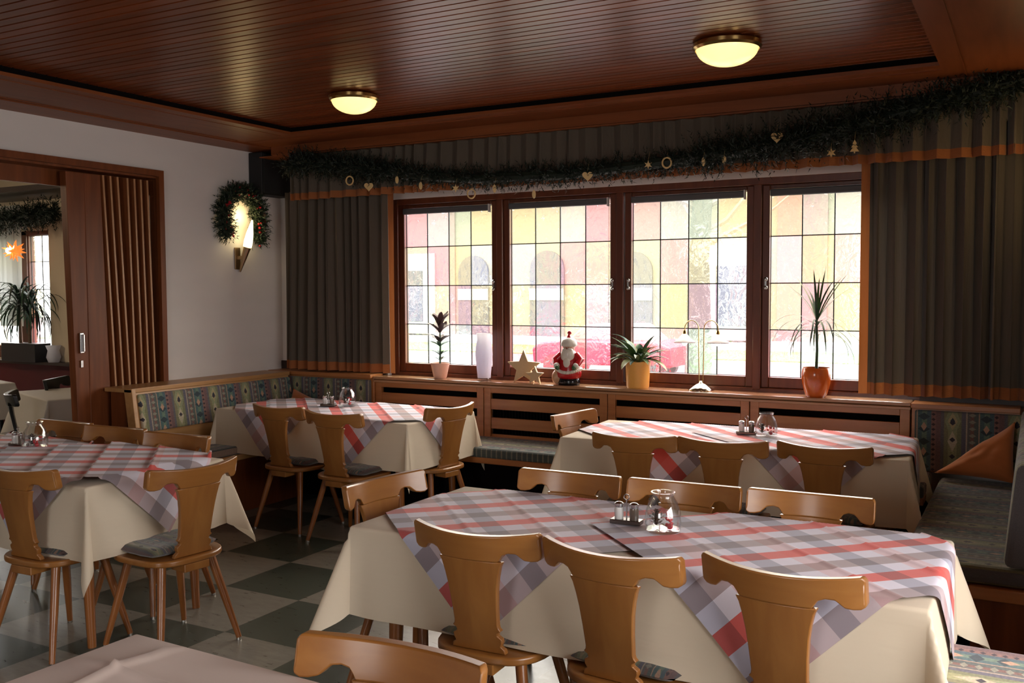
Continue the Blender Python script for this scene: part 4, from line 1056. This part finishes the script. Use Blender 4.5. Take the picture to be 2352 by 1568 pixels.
# 1 small plant, pinkish beige pot
t = thing('potted_plant', 'small upright dark leaved plant in a pinkish beige pot', 'plant', (-4.08, 6.27, PZ))
pot(t, [(0.001, 0), (0.045, 0), (0.052, 0.012), (0.072, 0.105), (0.078, 0.12), (0.076, 0.122), (0.070, 0.108)], plain('beige_pot', (0.72, 0.46, 0.34), 0.5), 0.068, 0.105)
mb = MB(); mb.tube([(0, 0, 0.10), (0.004, 0, 0.25), (0, 0, 0.42)], [0.008, 0.007, 0.005], 8); mb.build('stem', M_leafd, t, smooth=True)
mb = MB(); rr = random.Random(11)
for zz, n, L, el, wd, mi in ((0.40, 7, 0.13, 1.15, 0.017, 0), (0.36, 6, 0.13, 0.8, 0.015, 0), (0.28, 7, 0.12, 0.75, 0.013, 0), (0.25, 5, 0.12, 0.6, 0.011, 1), (0.18, 6, 0.09, 0.7, 0.008, 1), (0.14, 6, 0.09, 0.6, 0.006, 1)):
    for k in range(n + 4): blade(mb, arc((0, 0, zz), 2 * PI * (k + rr.random() * 0.5) / n, el, L * rr.uniform(1.0, 1.3), 0.6), wd * 1.35, mi=mi)
mb.build('leaves', [M_leafp, M_leafd], t, smooth=True, sharp=0)
# 2 frosted vase
t = thing('frosted_vase', 'white frosted glass vase with clear foot on the sill by the window post', 'vase', (-3.675, 6.26, PZ))
mb = MB(); mb.lathe([(0.05, 0.022), (0.053, 0.06), (0.06, 0.13), (0.066, 0.2), (0.062, 0.26), (0.052, 0.31), (0.056, 0.36), (0.054, 0.36), (0.048, 0.31), (0.058, 0.26), (0.062, 0.2), (0.056, 0.13), (0.049, 0.06), (0.046, 0.026)], 36, caps=False); mb.build('frosted_body', M_frost, t, smooth=True, sharp=0)
mb = MB(); mb.lathe([(0.052, 0), (0.054, 0.01), (0.05, 0.021)], 32); mb.build('clear_foot', M_glass, t, smooth=True)
# 3 stars
def star5(x, y, R_, th, label, rz, tilt=0.0):
    poly = [((R_ if k % 2 == 0 else R_ * 0.44) * math.sin(PI * k / 5), (R_ if k % 2 == 0 else R_ * 0.44) * math.cos(PI * k / 5)) for k in range(10)]
    zb = -R_ * math.cos(PI / 5)
    mb = MB(); R3 = Matrix.Rotation(rz, 3, 'Z'); mb.prism(poly, lambda u, v, q: R3 @ Vector((u, -th / 2 + q * th, v - zb)), 1)
    o = mb.build('wooden_star', M_starwood, bevel=0.002); o.location = (x, y, PZ); tag(o, label, 'star', 'wooden stars on the sill')
star5(-3.335, 6.27, 0.135, 0.03, 'larger pale wooden star on the sill', 0.15)
star5(-3.215, 6.215, 0.072, 0.025, 'smaller pale wooden star in front of the larger one', 0.15)
# 4 figurine
t = thing('figurine', 'ceramic bearded winter figurine in red coat with sack on the sill', 'figurine', (-2.955, 6.25, PZ), 0.15)
Mcw = plain('ceramic_white', (0.80, 0.77, 0.68), 0.25); Mcr = plain('ceramic_red', (0.50, 0.015, 0.02), 0.2); Mck = plain('ceramic_black', (0.01, 0.01, 0.012), 0.15); Mcg = plain('ceramic_green', (0.05, 0.12, 0.05), 0.25); Mcs = plain('ceramic_tan', (0.62, 0.36, 0.2), 0.35)
mb = MB(); mb.lathe([(0.001, 0), (0.075, 0), (0.085, 0.015), (0.075, 0.05), (0.06, 0.06)], 24, M=Matrix.Diagonal((1, 0.75, 1, 1))); mb.build('boots', Mck, t, smooth=True, sharp=0)
mb = MB(); mb.lathe([(0.07, 0.045), (0.09, 0.06), (0.092, 0.09), (0.085, 0.12), (0.08, 0.17), (0.066, 0.22), (0.04, 0.25), (0.001, 0.26)], 28, M=Matrix.Diagonal((1, 0.8, 1, 1))); mb.build('coat', Mcr, t, smooth=True, sharp=0)
mb = MB()
for k in range(40):
    a = 2 * PI * k / 40; mb.sphere((0.088 * math.cos(a), 0.07 * math.sin(a), 0.105 + 0.012 * math.cos(2 * a)), 0.013, 6)
mb.build('fur_trim', Mcw, t, smooth=True, sharp=0)
for s_ in (-1, 1):
    mb = MB(); mb.tube([(s_ * 0.055, -0.01, 0.22), (s_ * 0.093, -0.03, 0.18), (s_ * 0.075, -0.065, 0.145)], [0.026, 0.028, 0.022], 12); arm = mb.build('arm', Mcr, t, smooth=True)
    mb = MB(); mb.sphere((s_ * 0.072, -0.07, 0.142), 0.024, 8); mb.build('cuff', Mcw, arm, smooth=True)
    mb = MB(); mb.sphere((s_ * 0.062, -0.085, 0.13), 0.018, 8); mb.build('mitten', Mcg, arm, smooth=True)
mb = MB(); mb.sphere((0, -0.01, 0.265), 0.045, 12); mb.build('head', plain('ceramic_skin', (0.65, 0.36, 0.24), 0.35), t, smooth=True, sharp=0)
mb = MB(); mb.sphere((0, -0.035, 0.215), 0.055, 12, sc=(0.95, 0.6, 1.25)); mb.sphere((0, -0.06, 0.165), 0.03, 10, sc=(0.9, 0.5, 1.3)); mb.sphere((-0.018, -0.055, 0.258), 0.014, 8, sc=(1.4, .7, .6)); mb.sphere((0.018, -0.055, 0.258), 0.014, 8, sc=(1.4, .7, .6)); mb.build('beard', Mcw, t, smooth=True, sharp=0)
mb = MB(); mb.sphere((0, -0.056, 0.268), 0.008, 6); mb.sphere((-.014, -0.051, 0.276), 0.003, 5); mb.sphere((.014, -0.051, 0.276), 0.003, 5); mb.build('nose_and_eyes', plain('ceramic_face_detail', (0.35, 0.12, 0.08), 0.3), t, smooth=True)
mb = MB(); mb.lathe([(0.047, 0.275), (0.058, 0.283), (0.060, 0.30), (0.052, 0.325), (0.030, 0.342), (0.001, 0.346)], 24); mb.build('hat_brim', Mcw, t, smooth=True, sharp=0)
mb = MB(); mb.lathe([(0.03, 0.335), (0.014, 0.352), (0.007, 0.366)], 20); mb.sphere((0.004, 0, 0.378), 0.016, 8); mb.build('hat_tip', Mcr, t, smooth=True)
mb = MB(); mb.sphere((-0.088, -0.01, 0.055), 0.045, 12, sc=(0.85, 0.85, 1.2)); mb.tube([(-0.088, -0.01, 0.10), (-0.08, -0.03, 0.135)], [0.016, 0.02], 10); mb.build('sack', Mcs, t, smooth=True)
# 5 orange pot plant
t = thing('potted_plant', 'bushy variegated plant in a straight yellow-orange pot', 'plant', (-2.43, 6.265, PZ))
pot(t, [(0.001, 0), (0.074, 0), (0.079, 0.01), (0.085, 0.155), (0.089, 0.162), (0.089, 0.185), (0.085, 0.186), (0.08, 0.175)], plain('yellow_orange_pot', (0.80, 0.42, 0.10), 0.35), 0.079, 0.168)
mb = MB(); rr = random.Random(21)
for k in range(60):
    a = 2 * PI * k / 60 + rr.random(); L = rr.uniform(0.15, 0.25); el = rr.uniform(0.35, 1.2)
    blade(mb, arc((0.02 * math.cos(a), 0.02 * math.sin(a), 0.18), a, el, L, rr.uniform(0.6, 1.6)), rr.uniform(0.016, 0.030), 0.3, mi=k % 3)
for a, el, L, d in ((2.9, 1.35, 0.42, 1.9), (2.7, 1.2, 0.30, 1.4), (0.3, 0.9, 0.26, 0.5), (0.15, 1.0, 0.28, 0.3), (0.4, 1.15, 0.24, 0.5)):
    blade(mb, arc((0, 0, 0.18), a, el, L, d, 12), 0.012, mi=0)
mb.build('leaves', [M_leafd, M_leaf, plain('leaf_pale_edge', (0.30, 0.33, 0.16), 0.5)], t, smooth=True, sharp=0)
# 6 two-armed lamp
t = thing('table_lamp', 'lit brass two-armed lamp with small glass shades on the sill', 'lamp', (-1.975, 6.265, PZ), 0.1)
mb = MB(); mb.lathe([(0.001, 0), (0.083, 0), (0.084, 0.008), (0.06, 0.026), (0.032, 0.045), (0.014, 0.052), (0.01, 0.066), (0.001, 0.068)], 32); mb.build('base', plain('polished_pale_brass', (0.85, 0.78, 0.62), 0.15, metal=1.0), t, smooth=True, sharp=0)
for s_ in (-1, 1):
    pts = [(s_ * 0.012, 0, 0.05), (s_ * 0.017, 0, 0.25), (s_ * 0.018, 0, 0.42)]
    for k in range(1, 12):
        a = PI * k / 11; pts.append((s_ * (0.018 + 0.0475 * (1 - math.cos(a))), 0, 0.42 + 0.058 * math.sin(a)))
    pts.append((s_ * 0.113, 0, 0.40)); mb = MB(); mb.tube(pts, 0.0035, 8); arm = mb.build('arm', M_brass, t, smooth=True)
    mb = MB(); mb.lathe([(0.008, 0.41), (0.010, 0.405), (0.014, 0.385), (0.006, 0.38)], 16, (s_ * 0.113, 0, 0)); mb.build('socket', M_brass, arm, smooth=True)
    mb = MB(); mb.lathe([(0.014, 0.385), (0.028, 0.37), (0.050, 0.345), (0.068, 0.335), (0.074, 0.325), (0.066, 0.332), (0.048, 0.341), (0.026, 0.366)], 28, (s_ * 0.113, 0, 0), caps=False); mb.build('shade', M_frost, arm, smooth=True, sharp=0)
    mb = MB(); mb.sphere((s_ * 0.113, 0, 0.335), 0.022, 10, sc=(1, 1, 1.3)); mb.build('bulb', M_bulb, arm, smooth=True, sharp=0)
# 7 dracaena in red-orange pot
t = thing('potted_plant', 'tall spiky plant with drooping leaves in a glossy red-orange pot', 'plant', (-1.215, 6.25, PZ)); t.scale = (0.92, 0.92, 1)
pot(t, [(0.001, 0), (0.06, 0), (0.075, 0.02), (0.095, 0.09), (0.10, 0.14), (0.094, 0.185), (0.092, 0.187), (0.09, 0.165)], plain('red_orange_glaze', (0.62, 0.13, 0.02), 0.15, coat=0.5), 0.088, 0.165)
mb = MB(); mb.tube([(0, 0, 0.16), (0.004, 0, 0.3), (-0.002, 0, 0.46), (0, 0, 0.52)], [0.011, 0.009, 0.009, 0.006], 10); mb.build('stem', M_leafd, t, smooth=True)
mb = MB(); rr = random.Random(31)
for k in range(12): blade(mb, arc((0, 0, 0.48), 2 * PI * k / 12 + rr.random(), rr.uniform(0.95, 1.5), rr.uniform(0.30, 0.42), rr.uniform(0.1, 0.9), 9), 0.0085, mi=k % 2)
for k in range(26): blade(mb, arc((0, 0, rr.uniform(0.36, 0.47)), 2 * PI * k / 26 + rr.random(), rr.uniform(0.3, 0.8), rr.uniform(0.32, 0.46), rr.uniform(1.7, 2.5), 11), 0.0068, mi=1 + k % 2 if k % 5 else 0)
mb.build('leaves', [M_leaf, M_leafd, M_leafd], t, smooth=True, sharp=0)

# ------------------------------------------------------------------ adjoining room sill objects
t = thing('potted_plant', 'large drooping palm-like plant in a black box planter in the next room', 'plant', (-9.10, 6.21, 0.89))
mb = MB(); mb.box(-0.30, 0.25, -0.09, 0.09, 0, 0.19); mb.build('box_planter', plain('black_planter', (0.012, 0.013, 0.015), 0.4), t, bevel=0.004)
mb = MB()
for dx in (-0.1, 0.05): mb.tube([(dx, 0, 0.15), (dx * 1.1, 0, 0.62)], [0.02, 0.013], 8)
mb.build('stem', M_bark, t)
mb = MB(); rr = random.Random(41)
for k in range(150):
    dx = rr.choice((-0.11, 0.055)); blade(mb, arc((dx, 0, rr.uniform(0.45, 0.68)), rr.random() * 2 * PI, rr.uniform(0.0, 1.2), rr.uniform(0.4, 0.6), rr.uniform(1.6, 2.6), 9), 0.010, mi=k % 2)
mb.build('leaves', [M_leafd, M_needle], t, smooth=True, sharp=0)
t = thing('star_lantern', 'glowing orange paper star hanging in the next room window', 'lamp', (-9.07, 6.08, 2.02))
mb = MB(); rr = random.Random(51)
for k in range(20):
    z = 1 - 2 * (k + 0.5) / 20; a = k * 2.4; r_ = math.sqrt(1 - z * z); d = Vector((r_ * math.cos(a), r_ * math.sin(a), z)); mb.tube([d * 0.02, d * 0.115], [0.026, 0.002], 5)
mb.build('star_points', M_starlamp, t)
mb = MB(); mb.sphere((0, -0.06, 0), 0.03, 8); mb.build('bulb', M_bulb, t, smooth=True)
mb = MB(); mb.tube([(0, 0, 0.1), (0, 0, 0.5)], 0.0015, 5); mb.build('cord', M_black, t)
t = MB(); t.lathe([(0.05, 0), (0.07, 0.05), (0.055, 0.12), (0.075, 0.17), (0.07, 0.17), (0.05, 0.12), (0.065, 0.05), (0.045, 0.008)], 20, caps=False)
o = t.build('lantern_jar', M_frost, smooth=True, sharp=0); o.location = (-8.74, 6.25, 0.89); tag(o, 'pale frosted jar beside the black planter in the next room', 'jar')

# ------------------------------------------------------------------ table-top things
def jar(x, y, z, lb, s=1.0, seed=1):
    t = thing('glass_jar', 'bell shaped glass jar ' + lb, 'jar', (x, y, z), 0, 'decorated glass jars')
    R_ = 0.057 * s
    pf = [(0.001, 0), (R_ * 0.9, 0), (R_ * 1.0, 0.006), (R_ * 1.04, 0.03 * s), (R_ * 1.0, 0.06 * s), (R_ * 0.85, 0.092 * s), (R_ * 0.62, 0.112 * s), (R_ * 0.60, 0.118 * s), (R_ * 0.70, 0.124 * s), (R_ * 0.69, 0.128 * s), (R_ * 0.60, 0.128 * s),
          (R_ * 0.54, 0.118 * s), (R_ * 0.56, 0.110 * s), (R_ * 0.80, 0.090 * s), (R_ * 0.955, 0.06 * s), (R_ * 0.99, 0.03 * s), (R_ * 0.93, 0.010), (0.001, 0.010)]
    mb = MB(); mb.lathe(pf, 40, caps=False); mb.build('jar_glass', M_glass, t, smooth=True, sharp=0.9)
    rr = random.Random(seed)
    c = thing('pine_cone', 'brown pine cone inside the glass jar ' + lb, 'pine cone', (x - 0.022 * s, y, z + 0.011), 0, 'pine cones in the jars')
    mb = MB(); mb.sphere((0, 0, 0.030 * s), 0.007 * s, 8, sc=(1, 1, 3.4))
    for k in range(44):
        h_ = k / 44; a = k * 2.4; r_ = 0.025 * s * math.sin(PI * (0.28 + 0.64 * h_)); zz = 0.006 + 0.05 * s * h_
        d = Vector((math.cos(a), math.sin(a), 0.35)); p = Vector((0, 0, zz)); q = p + d * r_; sd = Vector((-math.sin(a), math.cos(a), 0)) * 0.0035 * s
        mb.add([p - sd, p + sd, q + sd * 0.8 + Vector((0, 0, 0.002)), q - sd * 0.8 + Vector((0, 0, 0.002)), q - Vector((0, 0, 0.002))], [(0, 1, 2, 3), (3, 2, 4), (1, 0, 4)])
    mb.build('cone_scales', M_cone, c)
    c = thing('berry_sprig', 'red berries inside the glass jar ' + lb, 'berries', (x + 0.022 * s, y, z + 0.011), 0, 'berry sprigs in the jars')
    mb = MB()
    for k in range(9): mb.sphere((rr.uniform(-0.014, 0.014) * s, rr.uniform(-0.016, 0.016) * s, 0.012 + rr.random() * 0.042 * s), 0.0055 * s, 7)
    mb.sphere((0.005, -0.01, 0.010 * s), 0.010 * s, 9); tag(mb.build('berries', M_red, c, smooth=True), kind='stuff')
    mb = MB()
    for k in range(5): blade(mb, arc((-0.01, 0, 0.004), rr.random() * 6.28, 0.5, 0.03 * s, 0.8, 4), 0.004)
    mb.build('leaves', plain('dried_leaf', (0.30, 0.25, 0.07), 0.6), c)
def caddy(x, y, z, rz, lb, s=1.0):
    t = thing('cruet_stand', 'small metal cruet stand with upright handle ' + lb, 'cruet stand', (x, y, z), rz, 'cruet stands')
    mb = MB(); mb.box(-0.056, 0.056, -0.024, 0.024, 0, 0.016); mb.build('tray', plain('dark_steel', (0.20, 0.17, 0.15), 0.25, metal=1.0), t, bevel=0.003)
    mb = MB(); mb.tube([(0, 0, 0.016), (0, 0, 0.085)], 0.0028, 8); mb.tube([Vector((0.010 * math.sin(2 * PI * k / 14), 0, 0.094 + 0.010 * -math.cos(2 * PI * k / 14))) for k in range(15)], 0.0022, 6); mb.build('handle', M_steel, t, smooth=True)
    c, n_ = math.cos(rz), math.sin(rz)
    for k, (dx, kind) in enumerate(((-0.028, 'salt'), (0.028, 'pepper'))):
        r = thing(kind + '_shaker', 'glass %s shaker in the cruet stand %s' % (kind, lb), 'shaker', (x + dx * c, y + dx * n_, z + 0.016), 0, kind + ' shakers')
        mb = MB(); mb.lathe([(0.001, 0), (0.016, 0), (0.0165, 0.03), (0.0145, 0.042), (0.001, 0.042)], 20); mb.build('glass_body', plain(kind + '_glass', (0.75, 0.74, 0.72) if kind == 'salt' else (0.16, 0.12, 0.09), 0.12, coat=0.5), r, smooth=True)
        mb = MB(); mb.lathe([(0.0155, 0.042), (0.0165, 0.045), (0.016, 0.055), (0.010, 0.060), (0.001, 0.061)], 20); mb.build('metal_lid', M_steel, r, smooth=True)
ZT = 0.757 + 0.016
jar(-1.105, 3.09, ZT, 'on the large front table', 1.06, 1); caddy(-1.255, 3.13, ZT, 0.05, 'on the large front table')
jar(-1.315, 5.38, ZT, 'on the window-side table', 1.05, 2); caddy(-1.435, 5.41, ZT, 0.05, 'on the window-side table', 1)
jar(-4.33, 5.43, ZT, 'on the table by the white wall bench', 1.05, 3); caddy(-4.455, 5.37, ZT, 0.2, 'on the table by the white wall bench')
jar(-4.65, 3.20, ZT, 'on the left table before the doorway', 1.1, 4); caddy(-4.79, 3.20, ZT, 0.0, 'on the left table before the doorway')
